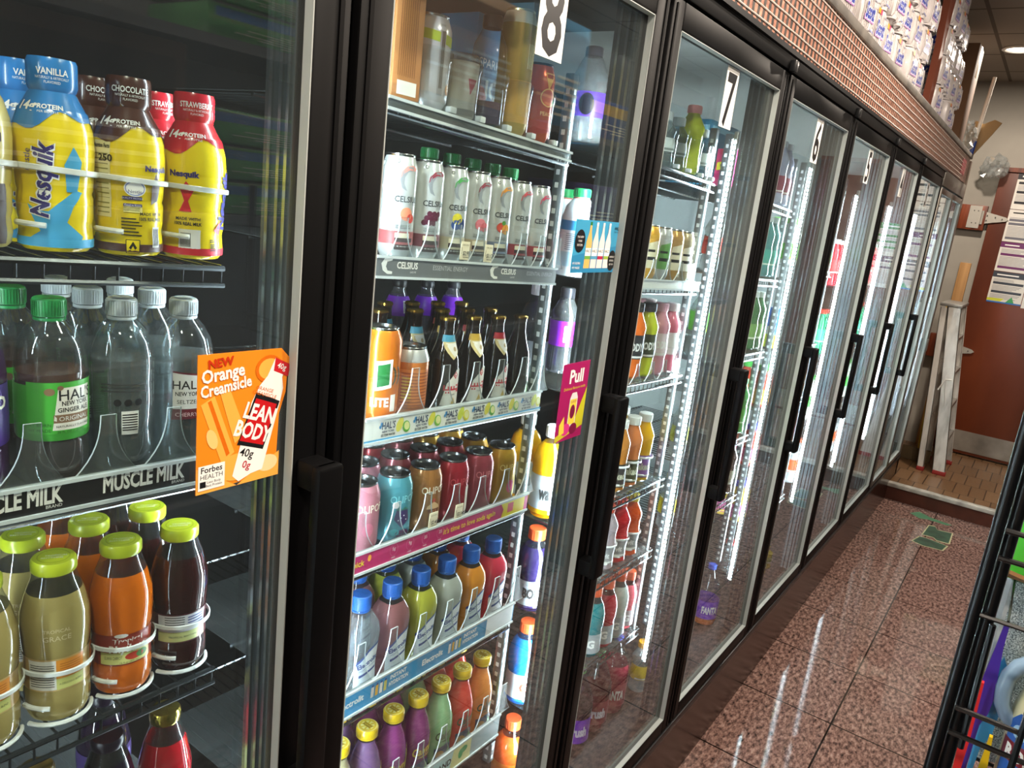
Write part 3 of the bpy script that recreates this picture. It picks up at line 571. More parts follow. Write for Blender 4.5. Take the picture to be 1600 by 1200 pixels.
# --- slim energy cans
CELW = P('d9dcdb', .2, metal=.35, coat=.4, vary=.02)
def cel(ring, fruit, basec, leaf=None):
    sh = [('r', -.09, .020, .0895, .040, INK(basec)), ('r', -.012, .012, .020, .030, INK('3b2a2e'))]
    sh += [('p', [(.012, .136), (.004, .136), (-.006, .128), (-.010, .116), (-.006, .104), (.002, .100), (-.003, .110), (-.003, .120), (.002, .128), (.012, .130)], INK('8a8d90')), ('p', [(.020, .134), (.012, .138), (.0, .136), (-.008, .128), (-.010, .118), (-.004, .126), (.004, .131), (.016, .130)], INK(ring)), ('t', 'CELSIUS', .004, .088, .0125, INK('3a3d40'), {'bold': .02, 'fit': .040}), ('t', 'LIVE FIT', .012, .081, .0035, INK('7a7d80')), ('e', -.014, .143, .003, .003, INK('55585a')), ('e', -.014, .143, .0018, .0018, INK('d9dcdb')), ('e', -.042, .138, .005, .005, INK('55585a')), ('e', -.042, .138, .004, .004, INK('cfd2d1'))]
    sh += [('t', t_, -.040, .120-.010*i, .004, INK('6a6d70'), {'rot': 90}) for i, t_ in enumerate(('KICKS', 'LIVE', 'FIT', 'ZERO'))]
    for (a, b_, s_, c) in fruit: sh.append(('e', a, b_, s_, s_, INK(c)))
    sh += [('r', -.012, .044, .014, .0455, INK('7a7d80')), ('t', 'SPARKLING', .0, .048, .0055, INK('5a5d60'), {'fit': .024}), ('t', '0', .012, .016, .012, INKB), ('r', -.012, .030, .012, .0375, INK('e8dcc0'))]
    return can(CELW, sh, .154, .0278, -22, 'b9bcbd')
GRAPE = [(-.004+.008*(i % 3)-.004*(i//3), .072-.007*(i//3), .0045, '5a2238') for i in range(9)]
CELK = [('white_peach', cel('d98a80', [(.004, .066, .010, 'e58a6a'), (.012, .060, .007, 'c8342c')], 'a85a5e'), 'white slim energy can with peach band, leftmost on the silver can shelf'),
        ('grape', cel('8a2438', GRAPE, '7a4650'), 'white slim energy can with a bunch of purple grapes'),
        ('blue_lemon', cel('3f9a45', [(.0, .070, .009, 'd9c93a'), (.008, .062, .009, '2a3c70'), (-.002, .060, .008, '34508c')], 'b9b39a'), 'white slim energy can with lemon, blueberries and a green ring'),
        ('peach', cel('8a2a3c', [(.0, .066, .010, 'd2747c'), (.008, .062, .008, 'c05a60')], 'b9a68a'), 'white slim energy can with pink peach and dark red ring'),
        ('mango', cel('e0902c', [(-.002, .066, .009, 'c84a3a'), (.008, .063, .009, 'd99a3a'), (.002, .074, .004, '4a8a3a')], '7a86a0'), 'white slim energy can with mango and orange ring'),
        ('plain', cel('c8404c', [(.03, .05, .006, 'e0953c')], '9a3a44'), 'white slim energy can turned sideways, second from the right end'),
        ('fuji', cel('d03a5c', [(.03, .05, .006, 'd0405c')], '9a3a44'), 'white slim energy can at the right end of its shelf')]
# --- standard soda cans
def oli(col, text, deco, tcol='f0e6d0', rot=-16):
    return can(col, [('t', 'OLIPOP', .004, .082, .019, INK(tcol), {'fit': .052, 'bold': .01})]+deco, rot=rot)
STRAWB = [('p', [(.012, .062), (-.010, .062), (-.014, .046), (.0, .030), (.016, .042)], INK('3c2a5a')), ('p', [(-.012, .062), (.014, .062), (.006, .068), (.0, .064), (-.006, .068)], INK('2f6a5a')), ('e', -.012, .072, .006, .006, INK('e8dfe0')), ('e', .004, .018, .014, .008, INK('5a2a5a')), ('e', -.012, .022, .009, .006, INK('3fa6b0'))] + [('e', -.006+.005*i, .044+.004*(i % 3), .0011, .0011, INKW) for i in range(4)]
CUP = [('p', [(-.006, .024), (.012, .024), (.014, .046), (-.008, .046)], INK('6a3420')), ('p', [(-.011, .046), (.017, .046), (.015, .052), (.003, .060), (-.009, .052)], INK('d9b48a')), ('e', .003, .062, .003, .004, INK('b03a3a'))] + [('r', -.003+.005*i, .026, -.001+.005*i, .044, INK('c98a5a')) for i in range(3)]
OLK = [('pink', oli('d48a9a', 'OLIPOP', [('e', .0, .045, .010, .012, INK('c26a80'))]), 'pink soda can with silver lid'), ('teal', oli('5aa8b8', 'OLIPOP', STRAWB, '7fc8d0'), 'teal soda can with a dark strawberry picture'), ('brown', oli('a8713c', 'OLIPOP', CUP), 'brown soda can with a root beer cup drawing'),
       ('red', oli('a82634', 'OLIPOP', [('r', .014, .012, .028, .070, INK('e6e0d6')), ('e', .0, .045, .010, .012, INK('7a1420'))], 'c04a54'), 'bright red soda can with a white panel'), ('cherry', oli('a04450', 'OLIPOP', [('e', .0, .045, .008, .010, INK('7a1a2a'))], 'c9767c'), 'cherry coloured soda can with silver lid'),
       ('yellow', oli('d0a030', 'OLIPOP', [('e', .006, .04, .010, .014, INK('d8407a')), ('p', [(.014, .014), (.026, .02), (.026, .07), (.018, .06)], INK('e8d040'))], 'e8cf7a'), 'golden yellow soda can with a pink fruit')]
# --- beer and the two cans beside
BEER = [(0, .002), (.024, 0), (.0275, .004), (.0280, .012), (.0280, .078), (.0262, .092), (.0180, .116), (.0138, .132), (.0130, .152), (.0138, .154), (.0138, .160)]
BROWNGLASS = P('180d09', .05, coat=.8, vary=.1)
def beer(neck):
    bm_ = [('p', [(-.020, .010), (.024, .010), (.024, .074), (.010, .074), (-.010, .050)], INK('e4dfd6')), ('p', [(.008, .071), (.002, .064), (.008, .057), (.014, .064)], INK('c01c2c')), ('p', [(.008, .068), (.0045, .064), (.008, .060), (.0115, .064)], INKW), ('t', 'm', .008, .064, .006, INK('c01c2c'), {'bold': .05}), *[('p', [(x0*.001, y0*.001), (x1*.001, y0*.001), (x1*.001, y1*.001), (x0*.001, y1*.001)], INK('c8182c')) for x0, y0, x1, y1 in ((-16, 37, 20, 40), (-16, 40, -13, 47), (-8, 40, -5, 45), (-2, 40, 1, 45), (4, 40, 7, 45), (12, 33, 20, 37), (17, 40, 20, 48), (-12, 32, -9, 35), (-7, 32, -4, 35), (10, 44, 16, 47))], ('t', 'malt', .004, .030, .005, INKB), ('p', [(.0, .012), (.006, .024), (.012, .012)], INK('c9a84a'))]
    bm_ += [('p', [(-.026, .122), (.026, .122), (.026, .108), (.0, .092), (-.02, .112)], INK('d9c48a')), ('p', [(-.03, .134), (.03, .134), (.03, .122), (-.03, .122)], INK(neck)), ('p', [(-.018, .120), (.022, .120), (.022, .108), (.004, .096)], INK('efe9dc')), ('e', .008, .110, .005, .004, INK('b9a070'))]
    return bottle(BEER, BROWNGLASS, P('b08a3c', .25, metal=.9), .006, .0145, None, None, (), -12, body_art=bm_, ribs=21, ref=.028)
beer_plain = bottle(BEER, BROWNGLASS, P('9a7a3c', .25, metal=.9), .006, .0145, body_art=[('p', [(.004, .006), (.030, .010), (.030, .070), (.020, .072)], INK('e8ece2')), ('p', [(.010, .010), (.026, .012), (.026, .03), (.014, .03)], INK('7ab04a'))], ribs=21, ref=.028)
tallcan = can('e07a1c', [('p', [(-.016, .052), (.012, .058), (.012, .104), (-.016, .100)], INKW), ('p', [(-.012, .058), (.008, .063), (.008, .098), (-.012, .094)], INK('1f6a34')), ('t', '))', .022, .080, .030, INK('2a3a20'), {'bold': .02}), ('t', 'LITE', -.006, .034, .020, INKW, {'bold': .04, 'fit': .03}), ('r', .012, .018, .022, .046, INKW)], .152, .033, -30)
ltcan = can('d07a3a', [('r', -.030, .010, .030, .082, INK('c9773a')), ('r', -.020, .030, -.004, .070, INK('c9b43a'))] + [('r', -.022, .014+.0055*i, .028, .0165+.0055*i, INK('9a4a20')) for i in range(12)], .118, .033, -30, neck=P('c9c8c4', .3, metal=.5))
# --- electrolyte bottles, square shoulders
ELE = [(0, .002), (.026, 0), (.0285, .004), (.0295, .014), (.0280, .05), (.0298, .085), (.0318, .104), (.0318, .116), (.0290, .130), (.0215, .144), (.0160, .153), (.0150, .158)]
EBLUE = P('2a62b4', .4)
def ele(liq, lab='e6eaee', ink='25408a'):
    m = LIQ(liq) if isinstance(liq, str) else liq
    return bottle(ELE, m, EBLUE, .026, .0175, .146, None, (), -14, sq=3.2, ribs=34, seg=40, ref=.030, ring=EBLUE, captop=[('t', 'ELECTROLIT', 0, 0, .006, INK('1a4690'), {'fit': .026, 'rot': 20})],
                  body_art=[('p', [(-.020, .012), (.026, .020), (.026, .092), (.004, .082), (-.020, .058)], INK(lab)), ('p', [(-.020, .058), (.004, .082), (.026, .092), (.026, .096), (.003, .087), (-.020, .064)], INK(ink)), ('t', 'Electrolit', .005, .062, .013, INK(ink), {'bold': .04, 'rot': 14, 'fit': .042}), ('t', 'HYDRATION BEVERAGE', .006, .052, .004, INK(ink), {'rot': 12, 'fit': .036}), ('p', [(-.012, .036), (.024, .044), (.024, .048), (-.012, .041)], INK(ink)), ('r', -.010, .020, .016, .0215, INK('8a8fa0')), ('r', -.010, .025, .018, .0265, INK('8a8fa0'))])
ELK = [('clear', ele(CLEAR('c6cdd4', .08, .05, 1.45, .12)), 'clear hydration bottle with a blue cap, leftmost of its row'), ('mauve', ele('8a5a5c'), 'dusky mauve hydration bottle with a blue cap'), ('lime', ele('a8a83c'), 'lime green hydration bottle with a blue cap'), ('coco', ele('a5a9a0'), 'pale grey hydration bottle with a blue cap'), ('orange', ele('d0852c'), 'orange hydration bottle with a blue cap'), ('red', ele('c03446', 'f0e6ea'), 'strawberry red hydration bottle with a blue cap')]
# --- lemonade bottles with yellow crown lids
CAL = [(0, .002), (.026, 0), (.0300, .005), (.0312, .018), (.0300, .05), (.0312, .085), (.0305, .105), (.0230, .135), (.0165, .152), (.0160, .172)]
YCAP = P('d8b41c', .3, coat=.3)
calcap = [('e', 0, 0, .0185, .0185, INK('f2e68a')), ('e', 0, 0, .0165, .0165, INK('e2c22a'))] + [('p', [(.003*math.cos(a), .003*math.sin(a)), (.013*math.cos(a-.25), .013*math.sin(a-.25)), (.013*math.cos(a+.25), .013*math.sin(a+.25))], INK('f4eca0')) for a in [i*math.pi/4 for i in range(8)]] + [('r', -.010, -.0045, .010, .0045, INK('d8b41c')), ('t', 'TASTE OF', 0, .002, .0045, INKB, {'bold': .02}), ('t', 'ISLANDS', 0, -.0025, .0045, INKB, {'bold': .02})]
def cal(liq, lab='2a4a20'):
    return bottle(CAL, LIQ(liq), YCAP, .014, .0208, .160, None, (), -18, ring=YCAP, captop=calcap, ref=.0312,
                  body_art=[('t', 'Calypso', .006, .074, .026, INK(lab), {'bold': .03, 'shear': .25, 'fit': .056, 'rot': 8}), ('t', 'LEMONADE', .008, .058, .006, INK(lab), {'bold': .02}), ('p', [(-.02, .006), (.024, .006), (.024, .044), (.008, .050), (-.02, .040)], INK('3a4a66')), ('e', -.006, .024, .010, .012, INK('c98a2a')), ('p', [(.022, .052), (.034, .060), (.034, .112), (.026, .100)], INK('e6e06a')), ('p', [(.008, .02), (.020, .03), (.014, .044)], INK('6aa04a'))])
CLK = [('yellow', cal('b8b08a'), 'yellow lidded lemonade bottle at the left edge of the lowest row'), ('violet', cal('7a5a86', 'd8b840'), 'dull violet lemonade bottle with a yellow lid'), ('purple', cal('8a3a78', 'd8b840'), 'bright purple lemonade bottle with a yellow lid'), ('plum', cal('7c3468', 'd8b840'), 'plum coloured lemonade bottle with a yellow lid'), ('mint', cal('8fba88'), 'mint green lemonade bottle with a yellow lid'), ('red', cal('d2483a'), 'coral red lemonade bottle with a yellow lid'), ('orange', cal('dd8a44'), 'pale orange lemonade bottle with a yellow lid')]

# ------------------------------------------------------------------ shelves
SLOPE = -.045
def shelf(y0, y1, z, label, strip=None, fins=None, lane=.076, hoops=None, sleeves=None, xs=-.125, depth=.62, finh=.062, gl=True, deck=True, tags=(), base=None):
    """wire shelf from y0 to y1; strip = (height, material, artwork); fins = lane borders; hoops = ring centres"""
    L = y1-y0; t = thing('cooler_shelf', label, 'shelf', (xs, y0, z)); t.rotation_euler = (SLOPE, 0, 0)
    dk = (base[0]+SLOPE*(y0-base[1])-z-.0030) if base else 0
    d = MB()
    WM = CHROME if gl else P('35393c', .3, metal=.7)
    for x in (-.006, -.30, -depth): d.tube([(x, 0, dk-.006), (x, L, dk-.006)], .0035, WM, 6)
    d.tube([(-.004, 0, dk-.026), (-.004, L, dk-.026)], .003, WM, 6)
    n = int(L/.024)
    for i in range(n+1):
        y = .004+i*(L-.008)/n; d.tube([(-.005, y, dk-.027), (-.005, y, dk-.003), (-depth, y, dk-.003)], .0016, WM, 5)
    d.build('wire_deck', t)
    if deck: MB().box(-depth+.1, -.010, .002, L-.002, dk-.0012, dk-.0002, CLEAR('dfe4e4', .03, .1, 1.4, .05)).build('glide_sheet', t)
    if strip:
        h, m, art = strip; s = MB()
        s.box(-.003, .001, 0, L, -h, -.001, m).box(-.004, .004, 0, L, -.002, .002, EDGE).box(-.004, .004, 0, L, -h-.004, -h, EDGE)
        if art: s.art(art, planeX(.001, 0, -h), 0)
        s.build('price_strip', t)
    if fins:
        for yb in fins:
            o = []; hw = lane/2*.92
            for i in range(9): q = i/8; o.append((yb-y0+.0085+(hw-.0085)*(1-q)**2.6, q*finh))
            o2 = [(2*(yb-y0)-a, b) for a, b in reversed(o)]
            pts = [p for p in o+o2]
            MB().prism(pts, .0025, lambda a, b, dd: (dd-.002, a, b), ACRY, EDGE).build('divider', t)
    if hoops:
        R, zz, ys, foot = hoops
        for yc in ys:
            yc = yc-.045*(zz+dk); b = MB(); pts = []
            for i in range(19): a = math.radians(-86+172*i/18); pts.append((-.045+R*math.cos(a), yc-y0+R*math.sin(a)))
            P3 = []
            for (a, c) in pts: P3.append((a, c))
            n = len(pts); vs = []
            for (a, c) in pts:
                nx, ny = (a+.045)/R, (c-(yc-y0))/R
                for dr, dz in ((0, -.003), (.0016, -.0022), (.0016, .0022), (0, .003), (-.0003, 0)): vs.append((a+nx*dr, c+ny*dr, dk+.003+zz+dz+SLOPE*0))
            fs = [(i*5+k, (i+1)*5+k, (i+1)*5+(k+1) % 5, i*5+(k+1) % 5) for i in range(n-1) for k in range(5)]+[(0, 1, 2, 3, 4), tuple(5*(n-1)+k for k in (4, 3, 2, 1, 0))]
            b.add(vs, fs, HOOP)
            if foot:
                pts = [(-.045+(R-.001)*math.cos(math.radians(q)), yc-y0+(R-.001)*math.sin(math.radians(q))) for q in range(-84, -34, 7)]
                MB().tube([(a+.002, c, dk+.028) for a, c in pts], .0028, HOOP, 8).build('hoop_arm', t)
                if foot is True: MB().tube([(-.045+(R-.001)*math.cos(math.radians(q)), yc-y0+(R-.001)*math.sin(math.radians(q)), dk+.0062) for q in range(-70, 71, 10)], .0026, HOOP, 6).build('hoop_foot', t)
            b.build('bottle_hoop', t)
    if sleeves:
        for yc in sleeves:
            yc = yc-.045*(dk+.05); b = MB(); R = .0353
            b.lathe([(R, dk+.001), (R, dk+.07), (R+.0015, dk+.076), (R+.0015, dk+.086), (R, dk+.090)], ACRY, 24, c=(-.045, yc-y0))
            b.box(-.016, -.003, yc-y0+.016, yc-y0+.030, dk+.002, dk+.012, EDGE, .002); b.build('clear_sleeve', t)
    for (ya, za, txt) in tags:
        b = MB().box(.0005, .002, ya-y0-.0115, ya-y0+.0115, za, za+.030, P('e8dcbc', .6), .001)
        b.art([('t', 'CAN 12OZ', 0, .0245, .0035, INKB), ('t', txt, .003, .011, .010, INKB, {'bold': .01, 'fit': .017}), ('t', 'SODA', -.009, .015, .004, INKB, {'rot': 90}), ('r', -.005, .004, .009, .0048, INKB)], planeX(.002, ya-y0, za), 0)
        b.build('price_tag', t)
    return t
def zrow(z, y0, y): return z+SLOPE*(y-y0)

# ---- left cooler
B9 = [.218, .295, .372, .449, .526]
NG = 'behind the far left door'
shelf(.20, .555, 1.728, 'wire shelf holding the yellow milk bottles at far left', hoops=(.0382, .080, [y+.012 for y in B9[1:]], 1), gl=False, deck=False, base=(1.738, .45))
MK = 'milk_bottle'
def put9(z, y, x=-.17): return (x, y, zrow(z, .45, y))
place('nds', bottle(NES[:-4], P('d9c878', .25, coat=.4), P('3a2117', .3), .026, .022, None, None, (), -24, body_art=choc_bar, ref=.0345), MK, 'bottle', put9(1.738, B9[1]+.012), 'tan chocolate milk bottle cut off by the photo edge')
van, cho, stw = milk('2f7fc4', '49a7d8', van_front), milk('4a2a22', '4a2a22', choc_front), milk('c3202f', 'cf2030', straw_front)
place('van', van, MK, 'bottle', put9(1.738, B9[2]+.012), 'yellow milk bottle with blue vanilla sleeve, front of its lane')
place('cho', cho, MK, 'bottle', put9(1.738, B9[3]+.012), 'yellow milk bottle with brown chocolate sleeve and nutrition panel, front of its lane')
place('stw', stw, MK, 'bottle', put9(1.738, B9[4]+.012), 'yellow milk bottle with red strawberry sleeve, front of its lane')
for d, (x, wd) in enumerate(((-.247, 'second'), (-.324, 'third'))):
    place('van', van, MK, 'bottle', put9(1.738, B9[2]+.012, x), 'blue sleeved vanilla milk bottle, %s back in its lane' % wd, None, .5)
    place('cho', cho, MK, 'bottle', put9(1.738, B9[3]+.012, x), 'brown sleeved chocolate milk bottle, %s back in its lane' % wd, None, .5)
    place('stw', stw, MK, 'bottle', put9(1.738, B9[4]+.012, x), 'red sleeved strawberry milk bottle, %s back in its lane' % wd, None, .45)
    place('van', van, MK, 'bottle', put9(1.738, B9[1]+.012, x), 'blue sleeved milk bottle behind the tan chocolate one, %s back' % wd, None, .3)
MMK = [('t', 'MUSCLE MILK', .115, .018, .026, INKW, {'bold': .035, 'fit': .098}), ('t', 'BRAND', .155, .005, .005, INKW), ('t', 'MUSCLE MILK', .255, .018, .026, INKW, {'bold': .035, 'fit': .098}), ('t', 'BRAND', .296, .005, .005, INKW)]
shelf(.20, .555, 1.508, 'shelf with black lettered strip under the soda water bottles at far left', (.030, INK('141415'), MMK), [y-.0385 for y in B9[1:]]+[.526+.038], .077, finh=.068, base=(1.485, .45))
sgr = bottle(HAL, GINGER, GREENCAP, .019, .0158, .118, (.054, .114, P('45a83c', .3)), ginger, -14, ribs=36, ring=GREENCAP, inner=(P('5a3526', .1, coat=.4), .125), captop=[('t', "HAL'S", 0, 0, .008, INK('237a40'))])
sgr2 = bottle(HAL, PET, GREYCAP, .019, .0158, None, None, (), -10, ribs=36, ring=GREYCAP, body_art=seltz_back, inner=(CLEAR('aeb6b8', .0, .05, 1.2, .10, 'soda_water'), .135), captop=[('e', 0, 0, .011, .011, INK('6f93b0')), ('e', 0, 0, .0095, .0095, INK('c3cacc')), ('t', "HAL'S", 0, 0, .007, INK('4a6a8a'))])
sgr3 = bottle(HAL, PET, GREYCAP, .019, .0158, None, None, (), -40, ribs=36, ring=GREYCAP, body_art=seltz_front, inner=(CLEAR('aeb6b8', .0, .05, 1.2, .10, 'soda_water'), .135), captop=[('e', 0, 0, .011, .011, INK('6f93b0')), ('e', 0, 0, .0095, .0095, INK('c3cacc')), ('t', "HAL'S", 0, 0, .007, INK('4a6a8a'))])
grape_s = bottle(HAL, LIQ('3a2048'), GREENCAP, .019, .0158, .150, (.054, .118, P('4a2a8a', .3)), [('t', 'GO', .022, .10, .018, INKW, {'bold': .04})], -14)
SB = 'soda_bottle'
place('s_grape', grape_s, SB, 'bottle', put9(1.485, B9[1]), 'dark purple labelled soda bottle cut off by the photo edge')
place('s_ging', sgr, SB, 'bottle', put9(1.485, B9[2]+.003), 'ginger ale bottle with green cap and green label, front row')
place('s_back', sgr2, SB, 'bottle', put9(1.485, B9[3]+.003), 'clear soda water bottle showing its bar code, middle of the front row')
place('s_cher', sgr3, SB, 'bottle', put9(1.485, B9[4]+.002), 'clear soda water bottle with dark red and white label, right of the front row')
for x, wd in ((-.247, 'second'), (-.324, 'third')):
    place('s_ging', sgr, SB, 'bottle', put9(1.485, B9[2]-.004, x), 'green capped ginger ale bottle, %s back in its lane' % wd)
    place('s_back', sgr2, SB, 'bottle', put9(1.485, B9[3]+.003, x), 'clear soda water bottle with grey cap, %s back in its lane' % wd)
    place('s_cher', sgr3, SB, 'bottle', put9(1.485, B9[4]+.006, x), 'clear soda water bottle with red label, %s back in its lane' % wd)
shelf(.20, .555, 1.186, 'wire shelf with milky hoops under the lime capped juice bottles', hoops=(.0382, .068, B9[1:], True), gl=False, deck=False, base=(1.193, .45))
JB = 'juice_bottle'
tp, to, td = tropic('a39258', 'pale'), tropic('d0660f', 'orange'), tropic('2c0d0c', 'dark')
for key, fn, y, nm in (('tp0', tp, B9[1], 'pale lime capped juice bottle cut off by the photo edge'), ('tp', tp, B9[2], 'pale yellow juice bottle with lime cap, front of its lane'), ('to', to, B9[3], 'orange carrot juice bottle with lime cap, front of its lane'), ('td', td, B9[4], 'dark red juice bottle with lime cap, front of its lane')):
    place(key[:2], fn, JB, 'bottle', put9(1.193, y), nm)
for x, wd in ((-.247, 'second'), (-.324, 'third')):
    for key, y, nm in (('tp', B9[2], 'pale yellow'), ('to', B9[3], 'orange'), ('td', B9[4], 'dark red')):
        place(key, None, JB, 'bottle', put9(1.193, y, x), '%s juice bottle with lime cap, %s back in its lane' % (nm, wd))
shelf(.20, .555, .925, 'lowest shelf in view at far left', gl=False, base=(.931, .45))
place('welr', welch_red, JB, 'bottle', put9(.931, .345), 'red labelled grape juice bottle at the lower left photo corner')
place('wel', welch, JB, 'bottle', put9(.931, .430), 'dark grape juice bottle with white script label on the lowest shelf')
place('wel', welch, JB, 'bottle', put9(.931, .47, -.26), 'dark grape juice bottle behind the red tea bottle')
place('tea', red_tea, JB, 'bottle', put9(.931, .508), 'red tea bottle with a gold cap at the bottom of the far left door')

# ---- cooler behind the door marked eight
C8 = [.882+.0637*i for i in range(7)]
CEL = INK('6f7275')
cel_art = []
for q in (.045, .31):
    cel_art += [('p', [(q-.010, .028), (q-.026, .028), (q-.034, .018), (q-.030, .008), (q-.020, .003), (q-.010, .003), (q-.010, .007), (q-.020, .008), (q-.024, .014), (q-.022, .021), (q-.012, .023)], INKW), ('t', 'CELSIUS', q+.022, .017, .014, INKW, {'bold': .03, 'fit': .046}), ('t', 'LIVE FIT', q+.036, .007, .004, INKW), ('t', 'ESSENTIAL ENERGY', q+.125, .016, .0105, INK('c4c7c9'), {'fit': .088})]
shelf(.80, 1.295, 1.742, 'shelf with grey strip under the white energy cans', (.028, CEL, cel_art), [y+.032 for y in C8[:-1]]+[C8[-1]+.024, C8[0]-.031],   .0637, finh=.060, base=(1.737, .88), tags=((1.0, .004, '$2.99'), (1.065, .003, '$3.12')))
def put8(z, y, x=-.17): return (x, y, zrow(z, .88, y))
for (k, fn, lab), y in zip(CELK, C8):
    place('cel_'+k, fn, 'energy_can', 'can', put8(1.737, y), lab)
gcap = bottle([(0, .002), (.024, 0), (.028, .006), (.0285, .02), (.0285, .11), (.0255, .135), (.016, .158), (.0135, .166)], LIQ('8a2a24'), P('1f8a4a', .35), .017, .0155, .15, (.03, .10, P('c9482c', .35)), [('t', 'fruit', .004, .07, .014, INKW, {'bold': .03})], -20, ribs=24, ring=P('1f8a4a', .35))
for i, y in enumerate([1.03+.0605*i for i in range(5)]):
    place('gcap', gcap, JB, 'bottle', put8(1.737, y, -.245), '%s green capped red drink bottle from the left, behind the white energy cans' % ['first', 'second', 'third', 'fourth', 'fifth', 'sixth'][i])
# top shelf
T8 = [.852, .926, 1.000, 1.074, 1.148, 1.222, 1.296]
shelf(.80, 1.295, 1.962, 'top shelf with clear sleeves behind the door marked eight', (.013, CLEAR('e6eaea', .10, .05, 1.45, .1), ()), sleeves=T8[1:6], base=(1.964, .88))
def carton(body, art, wx=.058, h=.19, gable=False):
    def fn(t):
        b = MB().box(-wx/2, wx/2, -wx/2, wx/2, 0, h, P(body, .5), .002).art(art, lambda a, c, hh: (wx/2+hh, a, c), 0).art(art, lambda a, c, hh: (a, -wx/2-hh, c), 0)
        b.build('carton_body', t); MB().lathe([(.0125, h-.001), (.0125, h+.010), (.011, h+.012), (0, h+.012)], WHITE, 20).build('cap', t)
    return fn
place('cart', carton('c0824e', [('r', -.02+.0042*i, .03, -.0185+.0042*i, .16, INK('8a5630')) for i in range(9)]+[('r', -.02, .005, .02, .024, INKW)]), 'drink_carton', 'carton', put8(1.964, T8[0]), 'tan drink carton at the left end of the top shelf')
place('wcan', can('d4d0d4', [('p', [(-.03, .098), (.03, .090), (.03, .104), (-.03, .112)], INK('9aa832')), ('r', .0, .02, .010, .12, INK('8a8688'))]+[('r', .003+.002*i, .03, .0042+.002*i, .11, INKB) for i in range(3)]+[('e', .024, .03, .006, .008, INK('c98a2a'))], .134, .0325, -20, 'c9cbcc'), 'energy_can', 'can', put8(1.964, T8[1]), 'pale can with a lime band on the top shelf')
def cup(t):
    MB().lathe([(0, .002), (.026, 0), (.029, .004), (.0318, .085)], P('cfc6b8', .4), 28).art([('p', [(.0, .06), (.020, .06), (.006, .036)], INK('b03a5a')), ('r', -.03, .004, .03, .014, INK('8f8a84'))], wrapper([(.029, 0), (.0318, .085)], -20, .031), .005).build('cup_body', t)
    MB().lathe([(.031, .085), (.0325, .086), (.0325, .094), (.030, .097), (0, .097)], CLEAR('e8e8e8', .12, .1, 1.45, .1), 28).build('lid', t)
place('cup', cup, 'snack_cup', 'cup', put8(1.964, T8[2]), 'white cup with pink triangle and clear lid on the top shelf')
place('dkb', bottle([(0, .002), (.026, 0), (.030, .005), (.031, .10), (.028, .13), (.018, .15), (.016, .158)], LIQ('3a2c44'), P('2a2a30', .3), .018, .017, .04), JB, 'bottle', put8(1.964, T8[3]), 'dark half empty bottle on the top shelf between cup and yellow bottle')
place('yelb', can('cfae5c', [('r', -.03, .02, .03, .09, INK('c99a44'))]+[('r', .004+.004*i, .11, .006+.004*i, .15, INK('d8cfa0')) for i in range(4)], .205, .031, -20, 'c9bd92', neck=P('d8ceb0', .4)), 'drink_can', 'can', put8(1.964, T8[4]), 'tall pale yellow can on the top shelf near the digit eight card')
place('orgc', can('d9541c', [('p', [(-.006, .12), (.02, .12), (.004, .09)], INK('f0b04a')), ('e', .006, .078, .018, .016, INK('f4c06a')), ('e', .006, .078, .016, .014, INK('d9541c')), ('t', 'PEACH', .006, .05, .010, INK('f4d08a')), ('e', .024, .072, .005, .006, INK('3fa070')), ('p', [(-.03, .01), (.02, .02), (.01, .04), (-.03, .036)], INK('b02a2a'))], .136, .0315, -20, '4a2a20'), 'drink_can', 'can', put8(1.964, T8[5]), 'orange and red can right of the tall pale yellow can')
place('redj', bottle([(0, .002), (.022, 0), (.027, .006), (.027, .05), (.018, .07), (.016, .075)], PET, P('d04a3a', .35), .014, .017), JB, 'bottle', put8(1.964, T8[6]-.018, -.25), 'small clear bottle with a red cap at the right end of the top shelf')
place('spk', (lambda t: MB().box(-.05, .05, -.07, .07, 0, .21, P('3a8ab4', .45), .003).art([('t', 'SPARKLING', 0, .13, .022, INKW, {'fit': .12}), ('t', 'ICE', .0, .085, .045, INKW, {'bold': .03}), ('e', -.045, .06, .018, .03, INK('c84a6a'))], lambda a, c, h: (.05+h, a, c), 0).build('case_body', t)), 'water_case', 'case', put8(1.964, 1.215, -.31), 'blue sparkling water case behind the cans on the top shelf')
# lemon-lime strip shelf: two cans, four dark bottles
hart = [('r', 0, .034, .5, .037, INK('4aa0d0')), ('r', 0, 0, .5, .003, INK('4aa0d0'))]
for i in range(6):
    q = .046+.078*i; c1, c2 = [('d8cf4a', '5aa83c'), ('d9d24a', '7ab84a'), ('c9d24a', 'd8cf3a')][i % 3]
    hart += [('e', q-.008, .026, .003, .004, INK('3f8ac0'), 30), ('e', q-.011, .022, .0025, .003, INK('3f8ac0'), 30), ('t', "HAL'S", q+.008, .0235, .0165, INK('2a3a5a'), {'bold': .025, 'fit': .030}), ('t', 'NEW YORK', q+.008, .0135, .0052, INK('2a3a5a'), {'bold': .03, 'fit': .028}), ('t', 'SELTZER WATER', q+.008, .0075, .0055, INKB, {'bold': .03, 'fit': .032}), ('e', q+.033, .021, .0075, .0125, INK(c1), -20), ('e', q+.049, .016, .0085, .0105, INK(c2), 30), ('e', q+.050, .017, .006, .0075, INK('e6e6a0'), 30)]
H8 = [.871, .940, 1.030, 1.105, 1.181, 1.257]
shelf(.80, 1.295, 1.492, 'shelf with white lemon and lime strip under the dark beer bottles', (.037, INK('eef0ea'), hart), [.905, .983, 1.067, 1.143, 1.219, 1.284], .076, finh=.075, base=(1.474, .88))
place('tallc', tallcan, 'drink_can', 'can', put8(1.474, H8[0]), 'tall orange can with a white and green square')
